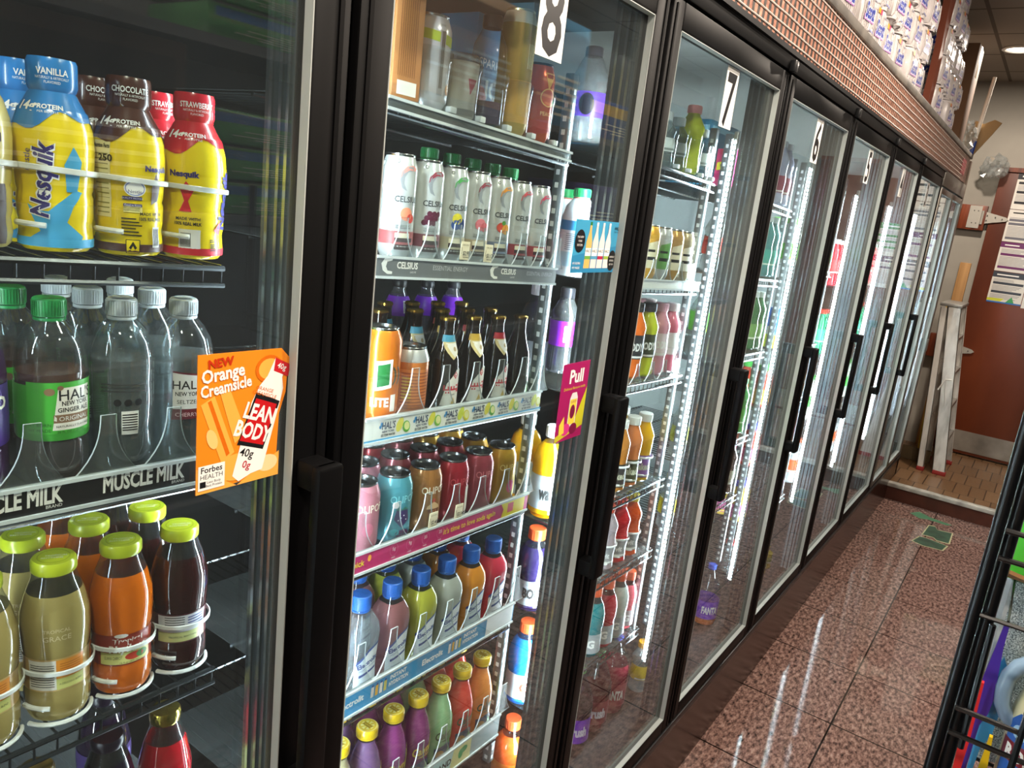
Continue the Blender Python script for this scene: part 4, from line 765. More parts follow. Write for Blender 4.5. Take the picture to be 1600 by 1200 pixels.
place('ltc', ltcan, 'drink_can', 'can', put8(1.474, H8[1]), 'shorter orange can with a silver top')
for i, (k, fn, nm) in enumerate((('bb', beer('4a9ab8'), 'blue'), ('bg', beer('c9a23c'), 'gold'), ('br', beer('b0202c'), 'red'))):
    place(k, fn, 'malt_bottle', 'bottle', put8(1.474, H8[2+i]), 'dark malt bottle with a %s neck band' % nm)
place('bp', beer_plain, 'malt_bottle', 'bottle', put8(1.474, H8[5]), 'dark malt bottle without neck band, right end of its shelf')
for x, wd in ((-.247, 'second'), (-.324, 'third')):
    for i, k in enumerate(('bb', 'bg', 'br', 'bp')):
        place(k, None, 'malt_bottle', 'bottle', put8(1.474, H8[2+i], x), 'dark malt bottle, %s back in the lane of the %s one' % (wd, ('blue banded', 'gold banded', 'red banded', 'plain necked')[i]))
    for i in (0, 1): place('bp', None, 'malt_bottle', 'bottle', put8(1.474, H8[i], x), 'dark malt bottle behind the %s orange can, %s back' % (('tall', 'short')[i], wd))
pur = bottle([(0, .002), (.026, 0), (.030, .006), (.031, .02), (.031, .13), (.022, .16), (.0125, .178), (.0125, .186)], CLEAR('d8d0dc', .08, .05, 1.45, .05), P('2a2a2e', .3), .012, .0145, None, (.128, .166, P('7a2ac0', .3)), [('r', .004, .134, .016, .158, INKW)]+[('r', .005+.002*i, .136, .006+.002*i, .156, INKB) for i in range(5)], -30)
for i, y in enumerate((1.14, 1.225, 1.312)): place('pur', pur, SB, 'bottle', put8(1.474, y, -.395), '%s water bottle with bright purple neck label, behind the dark malt bottles' % ('left', 'middle', 'right')[i])
# magenta strip shelf: soda cans three deep
part_ = [('t', 'it\'s time to love soda again', .310, .017, .0155, INK('f0d43a'), {'bold': .02, 'fit': .16}), ('p', [(.412, 0), (.492, 0), (.492, .034), (.405, .034), (.418, .017)], INK('e8cf1e')), ('r', .432, .007, .452, .027, INK('d83a4a')), ('t', 'pick', .020, .016, .015, INK('f0d43a'), {'bold': .02}), ('e', .043, .020, .004, .006, INK('f0a03a'))]
for i, q in enumerate(('5g', '9g', '35', '25')): part_ += [('e', .100+.040*i, .019, .010, .011, INK('e07a9a')), ('e', .100+.040*i, .019, .0092, .0102, INK('c2286a')), ('t', q, .100+.040*i, .021, .009, INKW), ('t', 'FIBER', .100+.040*i, .005, .004, INKW)]
O8 = [.848+.079*i for i in range(6)]
shelf(.79, 1.295, 1.268, 'shelf with magenta strip under the colourful soda cans', (.034, INK('c2286a'), part_), [y+.0395 for y in O8]+[.808], .079, finh=.070, tags=((.985, .0, '$2.49'), (1.058, -.001, '$2.54')), base=(1.247, .88))
for (k, fn, lab), y in zip(OLK, O8): place('oli_'+k, fn, 'soda_can', 'can', put8(1.247, y), lab+', front row')
for d, (x, wd) in enumerate(((-.24, 'second'), (-.31, 'third'))):
    rowk = [['teal', 'pink', 'cherry', 'cherry', 'red', 'yellow'], ['pink', 'pink', 'red', 'cherry', 'yellow', 'yellow']][d]
    for i, k in enumerate(rowk):
        lab = {'teal': 'teal', 'pink': 'pink', 'cherry': 'cherry red', 'red': 'bright red', 'yellow': 'golden yellow'}[k]
        place('oli_'+k, None, 'soda_can', 'can', put8(1.247, O8[i]-(.006 if d == 0 else .0), x), '%s soda can in the %s row, behind the %s front can' % (lab, wd, ('pink', 'teal', 'brown', 'bright red', 'cherry', 'yellow')[i]))
OJP = [(0, .002), (.028, 0), (.033, .006), (.034, .03), (.032, .06), (.034, .09), (.034, .115), (.028, .140), (.019, .160), (.017, .168)]
oj = bottle(OJP, LIQ('e0a00c'), P('e4e4e0', .35), .018, .0185, .15, (.03, .082, P('d8d4c8', .35)), [('t', 'juice', .004, .056, .018, INK('c9401c'), {'bold': .03})], -20, ribs=24)
for i, (y, x) in enumerate(((1.252, -.387), (1.256, -.465))): place('oj', oj, JB, 'bottle', put8(1.247, y, x), 'yellow juice bottle with white cap behind the golden soda cans, %s of two' % ('nearer', 'deeper')[i])
# blue strip shelf: hydration bottles
eart = []
for q in (-.02, .19):
    eart += [('t', 'Electrolit', q+.045, .022, .0165, INKW, {'bold': .03, 'fit': .060}), ('t', 'INSTANT', q+.160, .030, .0115, INKW, {'bold': .03, 'fit': .042}), ('t', 'HYDRATION', q+.162, .017, .0115, INKW, {'bold': .03, 'fit': .050})]
    for i in range(4): eart += [('r', q+.092+.0105*i, .010, q+.099+.0105*i, .030, INK(('d8d4d0', 'd8a83a', 'e6e2dc', 'c9c060')[i])), ('r', q+.0935+.0105*i, .030, q+.0975+.0105*i, .034, INK('2a3a8a'))]
eart += [('r', .405, 0, .50, .043, INK('e2e6ea'))]
E8 = [.868+.0772*i for i in range(6)]
shelf(.79, 1.295, 1.010, 'shelf with blue lettered strip under the blue capped hydration bottles', (.043, INK('3a93c6'), eart), [y+.0386 for y in E8]+[.829], .0772, finh=.085, base=(.972, .88))
for (k, fn, lab), y in zip(ELK, E8): place('ele_'+k, fn, 'hydration_bottle', 'bottle', put8(.972, y), lab+('' if 'leftmost' in lab else ', front row'))
for x, wd in ((-.252, 'second'),):
    for i, k in enumerate(('mauve', 'lime', 'coco', 'orange', 'red')):
        place('ele_'+k, None, 'hydration_bottle', 'bottle', put8(.972, E8[i+1]-.008, x), '%s hydration bottle with blue cap in the second row' % {'mauve': 'dusky mauve', 'lime': 'lime green', 'coco': 'pale grey', 'orange': 'orange', 'red': 'strawberry red'}[k])
    place('ele_mauve', None, 'hydration_bottle', 'bottle', put8(.972, E8[0]-.004, x), 'dusky mauve hydration bottle behind the clear one')
# lowest shelf: lemonade
cart_ = [('r', .02, 0, .40, .05, INK('bfe0e4')), ('p', [(.33, 0), (.40, 0), (.40, .05), (.34, .05)], INK('e6e0a0')), ('e', .375, .03, .012, .008, INK('3a9a5a')), ('e', .365, .024, .008, .012, INK('4aa86a')), ('t', 'ISLAND', .30, .024, .020, INKB, {'bold': .03}), ('t', 'TASTE OF THE', .18, .024, .016, INKB, {'bold': .03})]
L8 = [.838+.0708*i for i in range(7)]
shelf(.79, 1.295, .726, 'lowest visible shelf under the yellow lidded lemonade bottles', (.050, INK('9fb0b4'), cart_), [y+.0354 for y in L8]+[.803], .0708, finh=.075, base=(.682, .88))
for (k, fn, lab), y in zip(CLK, L8): place('cal_'+k, fn, 'lemonade_bottle', 'bottle', put8(.682, y), lab)
for i, k in enumerate(('violet', 'plum', 'purple', 'mint', 'red', 'red')): place('cal_'+k, None, 'lemonade_bottle', 'bottle', put8(.682, L8[i+1], -.24), '%s lemonade bottle in the second row, behind the %s one' % ({'violet': 'dull violet', 'plum': 'plum', 'purple': 'bright purple', 'mint': 'mint green', 'red': 'coral red'}[k], ('dull violet', 'bright purple', 'plum', 'mint green', 'coral red', 'pale orange')[i]))

# ---- coolers behind doors seven, six, five and beyond
def wavy(h, r, n=2, neck=.0155):
    pts = [(0, .002), (r*.85, 0), (r, .006)]
    for i in range(1, 13):
        q = i/12*h*.72+.008; pts.append((r*(1-.075*(.5-.5*math.cos(i/12*2*math.pi*n))), q))
    return pts+[(r*.95, h*.80), (r*.7, h*.90), (neck*1.05, h*.97), (neck, h)]
def sport(liq, cap, lab=None, txt='', ink='f4f3ee', h=.165, r=.0315, capr=.0175, caph=.020, lz=(.3, .62), shell=False, n=2, fill=None):
    L_ = LIQ(liq) if isinstance(liq, str) else liq
    return bottle(wavy(h, r, n, capr*.86), L_, P(cap, .35), caph, capr, fill and h*fill, (h*lz[0], h*lz[1], P(lab, .35)) if lab else None,
                  ([('t', txt, -.004, h*(lz[0]+lz[1])/2, h*(lz[1]-lz[0])*.42, INK(ink), {'bold': .04, 'fit': .045})] if txt else [])+([('r', -.03, h*lz[0]+.003, .03, h*lz[0]+.008, INK(ink))] if lab else []), -35, ribs=18, seg=24)
def big(liq, cap, lab, txt, ink='f4f3ee', h=.225, r=.047, fill=.8, lz=(.20, .48), shape='soda', capr=.0155):
    if shape == 'soda': pr = [(0, .004), (r*.6, 0), (r*.9, .006), (r, .022), (r*.97, h*.2), (r*.97, h*.5), (r, h*.56), (r*.95, h*.66), (r*.66, h*.82), (r*.36, h*.94), (.0135, h)]
    else: pr = [(0, .004), (r*.8, 0), (r, .012), (r*.96, h*.2), (r*.96, h*.48), (r*1.02, h*.52), (r*1.0, h*.72), (r*.8, h*.86), (capr*.95, h*.95), (capr*.9, h)]
    return bottle(pr, LIQ(liq), P(cap, .35), .026 if shape != 'soda' else .019, capr, h*fill, (h*lz[0], h*lz[1], P(lab, .3)), [('t', txt, 0, h*(lz[0]+lz[1])/2, h*(lz[1]-lz[0])*.55, INK(ink), {'bold': .05, 'fit': r*1.35})], -48, ribs=20, seg=28)
B7 = [1.452, 1.530, 1.62, 1.70, 1.777, 1.852, 1.927, 2.000]
def put7(z, y, x=-.17): return (x, y, zrow(z, 1.8, y))
STRIPD = lambda c: (.020, INK(c), ())
for z, base, c, nm in ((1.952, 1.960, None, 'top shelf with clear sleeves behind door seven'), (1.688, 1.682, 'd4d8d4', 'shelf under the small pouches and cartons behind door seven'), (1.425, 1.428, None, 'shelf under the black capped sport bottles behind door seven'),
                       (1.112, 1.112, None, 'shelf under the white capped juice bottles behind door seven'), (.878, .882, None, 'shelf under the lavender and red drinks behind door seven'), (.606, .614, None, 'shelf under the wide orange capped bottles behind door seven')):
    shelf(1.430, 2.050, z+.016, nm, STRIPD(c) if c else None, [1.74, 1.825, 1.905, 1.98] if z == 1.425 or z == 1.688 else None, .077, sleeves=[B7[4], B7[5], 1.935, 2.012] if z > 1.9 else None, hoops=(.0366, .075, [B7[q]+.012 for q in (4, 5, 6)], 1) if z in (1.112, .878) else None, finh=.05, base=(base, 1.8), depth=.5)
CN = 'drink_carton'
# top shelf
place('bub', sport(LIQ('c9d22e'), 'd98a80', None, h=.150, r=.0322, capr=.018, n=1), SB, 'bottle', put7(1.962, 1.935), 'round lime green bottle with salmon cap on the top shelf behind door seven')
place('bubr', sport(LIQ('a86a34'), 'c98a70', None, h=.150, r=.034, capr=.018, n=1), SB, 'bottle', put7(1.962, B7[5], -.255), 'round brown bottle left of the lime green one on the top shelf')
bag = lambda c, ink: carton(c, [('t', 'BETTE', 0, .10, .016, INK(ink), {'bold': .04, 'fit': .05}), ('t', 'OAT', 0, .08, .018, INK(ink), {'bold': .04}), ('e', 0, .13, .014, .014, INK(ink)), ('e', 0, .13, .010, .010, INK(c))], .062, .20)
place('bag1', bag('8fb0c4', '33414a'), CN, 'carton', put7(1.962, B7[6]+.04, -.37), 'pale blue drink carton with dark lettering at the top behind door seven')
place('bag2', bag('c98e78', '4a3a34'), CN, 'carton', put7(1.962, B7[5]+.0, -.37), 'salmon drink carton with dark lettering at the top behind door seven')
for i, (c, q) in enumerate((('dfe6e2', 4), ('cfd8d6', 5), ('d8e0de', 7))):
    place('clear%d' % i, sport(CLEAR('dfe8e6', .08, .05, 1.45, .05), 'c9d0cf', c, '', '8a9490', h=.105, r=.029, capr=.016, lz=(.3, .6)), SB, 'bottle', put7(1.962, B7[q] if q < 7 else 2.012), 'small clear bottle in the %s sleeve of the top shelf behind door seven' % ('first', 'second', 'last')[i])
jug = bottle([(0, .004), (.036, 0), (.044, .008), (.044, .10), (.040, .13), (.024, .165), (.018, .175)], CLEAR('cfd6d8', .08, .05, 1.45, .15), P('3a3a44', .3), .018, .019, None, (.05, .10, P('5a3aa8', .35)), [('e', -.01, .075, .016, .022, INKB)], -50)
place('jug', jug, SB, 'bottle', put7(1.962, 1.482, -.215), 'clear jug with purple label behind the right edge of door eight')
# second shelf: pouches and cartons
ks = [('yel', 'e0a83a', 'c9c0a0', 4), ('sil', 'c2c6c8', '5a8a4a', 5), ('orw', 'c99a58', 'e6dcc0', 6), ('tan', 'b8a888', 'e0e0d8', 7)]
for i, (k, c, c2, q) in enumerate(ks):
    place('p_'+k, can(c, [('p', [(-.02, .03), (.024, .03), (.024, .10), (-.01, .09)], INK(c2)), ('r', -.01, .05, .016, .058, INKB), ('r', -.01, .07, .012, .076, INKB)], .135, .030, -40, 'c9cbcc'), 'drink_can', 'can', put7(1.684, B7[q]), '%s slim can on the pouch shelf behind door seven' % {'yel': 'amber', 'sil': 'silver and green', 'orw': 'tan and cream', 'tan': 'beige'}[k])
place('p_org', can('d9842c', [('p', [(-.02, .03), (.02, .03), (.02, .09), (-.01, .08)], INK('c9541c'))], .135, .030, -40, 'e0e0dc'), 'drink_can', 'can', put7(1.684, B7[7]+.006, -.236), 'orange slim can at the right end of the pouch shelf behind door seven')
for q, k in ((5, 'p_yel'), (6, 'p_tan')): place(k, None, 'drink_can', 'can', put7(1.684, B7[q], -.24), 'slim can in the second row, behind the %s one' % {5: 'silver and green', 6: 'tan and cream'}[q])
milkc = bottle([(0, .004), (.034, 0), (.0365, .006), (.0365, .12), (.030, .145), (.018, .160), (.016, .165)], P('d9e4e8', .35), P('1f8a4a', .35), .018, .018, None, (.02, .115, P('d4e2ea', .35)), [('r', -.05, .095, .05, .115, INK('2f8ac0')), ('r', -.05, .02, .05, .05, INK('a9cfe0'))] + [('r', -.03, .055+.004*i, .02-.006*(i % 3), .0562+.004*i, INK('4a5a6a')) for i in range(9)], -50, ribs=20, ring=P('d9541c', .4))
place('milkc', milkc, MK, 'bottle', put7(1.682, B7[0]-.020), 'pale blue labelled bottle with green cap beside the blue poster')
place('milkc', milkc, MK, 'bottle', put7(1.682, B7[0]+.045, -.25), 'pale blue labelled bottle with green cap, second back near the blue poster')
# third shelf: sport bottles
ba = [('bo', 'd2641c', '1c1c1e', '2a2a2c', 4, 'orange sport bottle with black cap behind door seven'), ('bl', 'b4bc2e', '1c1c1e', '3a3f2a', 5, 'lime sport bottle with black cap behind door seven'), ('bp1', 'c98a98', 'd8a0b0', 'd8c4c8', 6, 'pale pink sport bottle with pink cap behind door seven'), ('bp2', 'c06a7a', 'e6dcdc', 'd9d4d4', 7, 'rose sport bottle with white cap behind door seven')]
for k, l, c, lb, q, nm in ba:
    place(k, sport(l, c, lb, 'BODY', 'e0e0dc', h=.172, r=.031, capr=.0185, caph=.022, lz=(.30, .66), n=2), 'sport_bottle', 'bottle', put7(1.430, B7[q]), nm)
    place(k, None, 'sport_bottle', 'bottle', put7(1.430, B7[q], -.24), nm.replace('behind door seven', 'in the second row there'))
purb = bottle(wavy(.165, .031, 1, .015), CLEAR('6a5a8a', .08, .05, 1.45, .05), P('2a2a30', .3), .02, .016, None, (.06, .115, P('8a22c8', .3)), [('r', .0, .07, .014, .105, INKW)]+[('r', .001+.002*i, .072, .002+.002*i, .103, INKB) for i in range(6)], -55)
place('purb', purb, SB, 'bottle', put7(1.470, B7[0]-.026), 'dark bottle with bright purple label above the magenta poster')
# fourth shelf: juices
jz = [('j_am', 'b8752c', '3a3230', 4, 'amber juice bottle with white cap behind door seven'), ('j_pe', 'cf7a42', '4a4a2a', 5, 'peach juice bottle with white cap behind door seven'), ('j_ye', 'e2ac10', '8a5a9a', 6, 'yellow juice bottle with purple label and white cap behind door seven')]
for k, l, lb, q, nm in jz:
    place(k, sport(l, 'dfe0da', lb, 'naked', 'c9c8b0', h=.175, r=.032, capr=.0195, caph=.022, lz=(.08, .45), n=1), JB, 'bottle', put7(1.115, B7[q]+.012), nm)
    place(k, None, JB, 'bottle', put7(1.115, B7[q]+.018, -.245), nm.replace('behind door seven', 'in the second row there'))
bigy = big('e2a40c', 'dfe0dc', 'b9c4c8', 'water', '2a2a2a', h=.19, r=.040, fill=.93, lz=(.12, .55), shape='jug', capr=.018)
place('bigy', bigy, JB, 'bottle', put7(1.125, B7[0]-.006), 'large yellow juice bottle with black and grey label below the magenta poster')
place('bigy', bigy, JB, 'bottle', put7(1.125, B7[0]+.03, -.265), 'large yellow juice bottle behind the first, its white cap by the magenta poster')
place('bigw', big('3a3a42', 'e0e0e0', '9aa0a6', '', '2a2a2a', h=.195, r=.036, fill=.5, shape='jug', capr=.018), JB, 'bottle', put7(1.432, B7[0]-.012, -.252), 'dark bottle with white cap left of the magenta poster')
# fifth and sixth shelves
vz = [('v_la', 'a89aa0', 'd84a2c', 4, 'lavender bottle with red cap behind door seven'), ('v_re', 'c41c24', 'd83a24', 5, 'bright red bottle with red cap behind door seven'), ('v_or', 'd8541c', 'd8c02c', 6, 'orange red bottle at the right end of the lavender row')]
for k, l, c, q, nm in vz:
    place(k, sport(l, c, '8a8f90', 'vit', 'e6e6e2', h=.165, r=.034, capr=.019, lz=(.12, .42), n=2), 'sport_bottle', 'bottle', put7(.885, B7[q]+.012), nm)
    place(k, None, 'sport_bottle', 'bottle', put7(.885, B7[q]+.02, -.25), nm.replace(' behind door seven', ', second back in its lane').replace(' at the right end', ', second back, at the right end'))
ORC = 'dd5a2c'
gz = [('g_te', '1c7a80', 4, 'teal sports drink bottle with wide orange cap'), ('g_re', 'a82432', 5, 'dark red sports drink bottle with wide orange cap'), ('g_pa', 'b9c4bc', 6, 'pale sports drink bottle with wide orange cap')]
for k, l, q, nm in gz:
    place(k, big(l, ORC, '9aa0a2', 'G', 'f4f3ee', h=.182, r=.037, fill=.9, lz=(.08, .40), shape='jug', capr=.021), 'sport_bottle', 'bottle', put7(.617, B7[q]+.008), nm)
    place(k, None, 'sport_bottle', 'bottle', put7(.617, B7[q]+.03, -.255), nm+', second back')
place('g_pi', big('d8606c', ORC, 'b0a0a4', 'G', 'f4f3ee', h=.16, r=.03, fill=.9, lz=(.08, .40), shape='jug', capr=.018), 'sport_bottle', 'bottle', put7(.617, B7[7]+.010), 'pink sports drink bottle right of the pale one')
place('g_gr', big('2a2048', ORC, 'a8aeb4', 'BOLT', '2a2a2a', h=.175, r=.039, fill=.9, lz=(.10, .45), shape='jug', capr=.020), 'sport_bottle', 'bottle', put7(.892, B7[0]-.022), 'dark violet sports bottle with orange cap right of the blue capped row')
place('g_bl', big('1c72c4', ORC, 'd4dde2', 'G', 'd8402c', h=.185, r=.041, fill=.92, lz=(.10, .45), shape='jug', capr=.020), 'sport_bottle', 'bottle', put7(.632, B7[0]-.006), 'bright blue sports drink bottle right of the lemonade row')
place('g_or', big('d8541c', ORC, 'd8701c', 'citrus', 'f4f3ee', h=.20, r=.044, fill=.92, lz=(.2, .6), shape='jug', capr=.020), 'sport_bottle', 'bottle', (-.175, B7[0]-.010, .36), 'orange citrus bottle at the bottom edge below the bright blue one')
# floor of the cooler
structure(MB().box(-.5, -.08, 1.36, 1.56, ZB-.003, .357, P('1c1c1e', .5)).build('trim_9'))
SO = 'soda_bottle'
two = lambda liq, cap, lab, txt, ink='e8e4f0', h=.245, fill=.55: big(liq, cap, lab, txt, ink, h=h, r=.050, fill=fill, lz=(.14, .46))
for k, fn, x, y, nm in (('t_cp', two('2a1424', '1f9a4a', '7a2ac0', 'Crush'), -.19, 1.815, 'large soda bottle with green cap and violet label standing on the cooler floor'), ('t_cr', two('6a1420', '1f9a4a', '8a2030', 'Crush'), -.19, 1.93, 'large dark red soda bottle with green cap on the cooler floor'),
                        ('t_fs', two('8a2438', '4a5ac8', '9a3040', 'FANTA', 'f4f3ee', fill=.7), -.19, 2.05, 'large strawberry red soda bottle with violet blue cap on the cooler floor')):
    place(k, fn, SO, 'bottle', (x, y, ZB-.002), nm)
place('t_cp', None, SO, 'bottle', (-.32, 1.85, ZB-.002), 'large soda bottle with violet label, second back on the cooler floor')
place('t_cr', None, SO, 'bottle', (-.32, 1.97, ZB-.002), 'large dark red soda bottle, second back on the cooler floor')
place('t_fg', two('c9641c', '2a4aa8', '6a2ac0', 'FANTA', 'f4f3ee', fill=.12, h=.232), SO, 'bottle', (-.17, 2.812, ZB-.002), 'nearly empty large soda bottle with violet label behind door six')

# left ends of the shelves past each light strip, and the narrow views behind doors six to three
def box_pack(c, art, w_=.07, h=.11, d=.05):
    def fn(t): MB().box(-d/2, d/2, -w_/2, w_/2, 0, h, P(c, .45), .002).art(art, lambda a, b_, hh: (d/2+hh, a, b_), 0).art(art, lambda a, b_, hh: (a*d/w_, -w_/2-hh, b_), 0).build('carton_body', t); MB().box(-.012, .012, -.008, .008, h, h+.008, WHITE, .002).build('spout', t)
    return fn
tamp = box_pack('c82a6a', [('r', -.0, .0, .035, .11, INK('6a4ac8')), ('p', [(-.035, .040), (.035, .052), (.035, .074), (-.035, .062)], INK('d8d02a')), ('t', 'Fruit Mix', 0, .057, .012, INKB, {'bold': .02, 'rot': 8, 'fit': .05}), ('t', 'ISLAND', .012, .034, .010, INKW), ('t', 'COCONUT', .012, .022, .010, INKW, {'fit': .04}), ('r', -.03, .085, .03, .100, INK('c02a4a'))], .085, .10, .06)
for z, nm in ((1.945, 'top'), (1.70, 'second'), (1.44, 'third'), (1.12, 'fourth'), (.88, 'fifth')):
    shelf(2.155, 2.80, z, '%s shelf behind door six' % nm, None, base=(z, 2.2), depth=.45, deck=False)
for z, nm in ((1.72, 'second'), (1.40, 'third'), (1.16, 'fourth'), (.92, 'fifth'), (.68, 'sixth')):
    shelf(2.915, 3.56, z, '%s shelf behind door five' % nm, None, base=(z, 3.0), depth=.45, deck=False)
def putz(z, y, y0, x=-.17): return (x, y, zrow(z, y0, y)+.003)
place('tamp', tamp, 'juice_carton', 'carton', putz(1.945, 2.225, 2.2, -.16), 'pink and violet juice carton beside the light strip behind door seven')
blubox = box_pack('2f7f9c', [('r', -.1, .16, .1, .175, INK('8fc4d4')), ('t', 'WATER', 0, .10, .02, INK('bcdbe4'), {'bold': .03})], .22, .19, .12)
place('blub', blubox, 'water_case', 'case', putz(1.945, 2.34, 2.2, -.30), 'blue boxed case behind the pink and violet carton')
wb = sport(CLEAR('dfe8e6', .1, .05, 1.45, .1), 'e6eae8', '5ab83a', '', 'e0d82a', h=.19, r=.034, capr=.016, lz=(.42, .72), n=1)
place('wb', wb, SB, 'bottle', putz(1.44, 2.209, 2.2, -.165), 'clear bottle with green and yellow label beside the light strip behind door seven')
for i, (z, c, l, cc, nm) in enumerate(((1.70, 'c8404a', 'e04a3a', 'e8e8e8', 'red labelled'), (1.12, 'b8bcb4', 'a8b04a', 'e6e6e6', 'olive labelled'), (.88, 'c9c02a', 'e0d02a', 'd8c82a', 'yellow'), (.64, 'd8c81a', 'd8b81a', 'd89a1a', 'amber'))):
    place('l6%d' % i, sport(CLEAR('d8dedc', .1, .05, 1.45, .25), cc, l, '', 'f0f0e8', h=.16, r=.031, n=2), SB, 'bottle', putz(z, 2.207, 2.2, -.165) if z > .7 else (-.165, 2.207, ZB-.002), '%s bottle past the light strip behind door seven, %s' % (nm, ('upper', 'middle', 'lower', 'on the cooler floor')[i]))
six = [(1.945, 'p6a', 'b0b8d0', '8a2a4a', 'd0d4d8', 'silver blue'), (1.70, 'p6b', '3f8a8a', '2fa090', 'c9d4d4', 'teal ringed'), (1.44, 'p6c', '2a6a3a', '6a9a4a', 'dfe8e2', 'green labelled'), (1.12, 'p6d', '2f8a3a', '4aa03a', '2f9a4a', 'bright green'), (.88, 'p6e', '3a2a24', 'b8b4a0', 'b0b0b0', 'dark brown')]
for z, k, liq, lab, cp, nm in six:
    f = sport(LIQ(liq), cp, lab, '', 'f0f0e8', h=.185, r=.031, n=2, lz=(.2, .5))
    for i, y in enumerate((2.692, 2.756)):
        place(k, f, SB, 'bottle', putz(z, y, 2.2), '%s bottle, %s of two at the shelf end behind door six' % (nm, ('nearer', 'farther')[i]))
        place(k, f, SB, 'bottle', putz(z, y+.03, 2.2, -.25), '%s bottle, second back behind the %s one in door six' % (nm, ('nearer', 'farther')[i]))
place('blc', box_pack('2a6ad0', [('r', -.03, .0, .03, .05, INK('c8d82a')), ('r', -.02, .05, .02, .08, INKW)], .06, .15, .04), 'juice_carton', 'carton', putz(1.40, 2.955, 3.0, -.16), 'sky blue and lime carton beside the light strip behind door six')
five = [(1.72, 'q5a', 'd8e0d8', '5ac83a', '6ad04a', 'lime green'), (1.16, 'q5b', 'b83a24', 'e08a1c', '3fb84a', 'red brown with green cap'), (.92, 'q5c', 'd03a2a', 'e06a8a', '2a3ac8', 'pink yellow blue-capped'), (.68, 'q5d', 'c8a83a', 'c85a9a', '2a3ac8', 'multicoloured blue-capped')]
for z, k, liq, lab, cp, nm in five:
    f = sport(LIQ(liq), cp, lab, '', 'f0d82a', h=.145, r=.029, n=2, lz=(.1, .5))
    for i, (y, x) in enumerate(((2.955, -.165), (3.02, -.165), (2.985, -.236))):
        place(k, f, SB, 'bottle', putz(z, y, 3.0, x), '%s bottle, %s of three at the near end behind door five' % (nm, ('first', 'second', 'deepest')[i]))
        if i < 2: place(k, f, SB, 'bottle', putz(z, 3.44+.07*i, 3.0, x), '%s bottle, %s of two at the far end behind door five' % (nm, ('nearer', 'farther')[i]))
place('beig', box_pack('d8b890', [('r', -.035, .12, .035, .16, INK('2a4ac0')), ('r', -.02, .05, .02, .06, INK('8a8aa0'))], .07, .16, .05), 'juice_carton', 'carton', putz(1.72, 2.985, 3.0, -.30), 'beige and blue carton behind the lime green bottles past door six')
place('rcap', sport(CLEAR('e0e4e4', .1, .05, 1.45, .1), 'd8302c', None, h=.12, r=.027), SB, 'bottle', putz(.44, 2.99, 3.0), 'small clear bottle with red cap low behind door six')
shelf(2.915, 3.56, .44, 'lowest shelf behind door five', None, base=(.44, 3.0), depth=.45, deck=False)
for b0, b1, dn in ((3.675, 4.32, 'past door five'), (4.44, 5.13, 'two past door five')):
    for i, (z, liq, lab, cp, nm) in enumerate(((1.62, 'c8303a', 'd84a4a', 'e0e0e0', 'red'), (1.30, '2a9a6a', '4ab08a', 'c8402c', 'green'), (.98, 'c9c4b8', '3fa03a', '3f9a3a', 'pale green'), (.66, 'b0b4b4', 'd8541c', 'd8541c', 'grey with orange cap'))):
        shelf(b0, b1, z, '%s shelf behind the door %s' % (('top', 'second', 'third', 'lowest')[i], dn), None, base=(z, b0), depth=.45, deck=False)
        f = sport(LIQ(liq), cp, lab, '', 'f0f0e8', h=.19, r=.033, n=2)
        for j, y in enumerate((b0+.05, b0+.13, b1-.14, b1-.06)):
            place('far%d' % i, f, SB, 'bottle', putz(z, y, b0), '%s bottle behind the door %s, %s on its shelf' % (nm, dn, ('nearest', 'second', 'third', 'farthest')[j]))
cheet = sport(LIQ('b8a81c'), 'c9d02a', '6a8a2a', '', 'f0f0e8', h=.095, r=.034, n=2)
for i, (x, y) in enumerate(((-.15, 3.44), (-.15, 3.52), (-.23, 3.50))): place('flo', cheet, SB, 'bottle', (x, y, ZB-.002), 'olive yellow bottle on the cooler floor behind door five, %s of three' % ('nearest', 'second', 'deepest')[i])

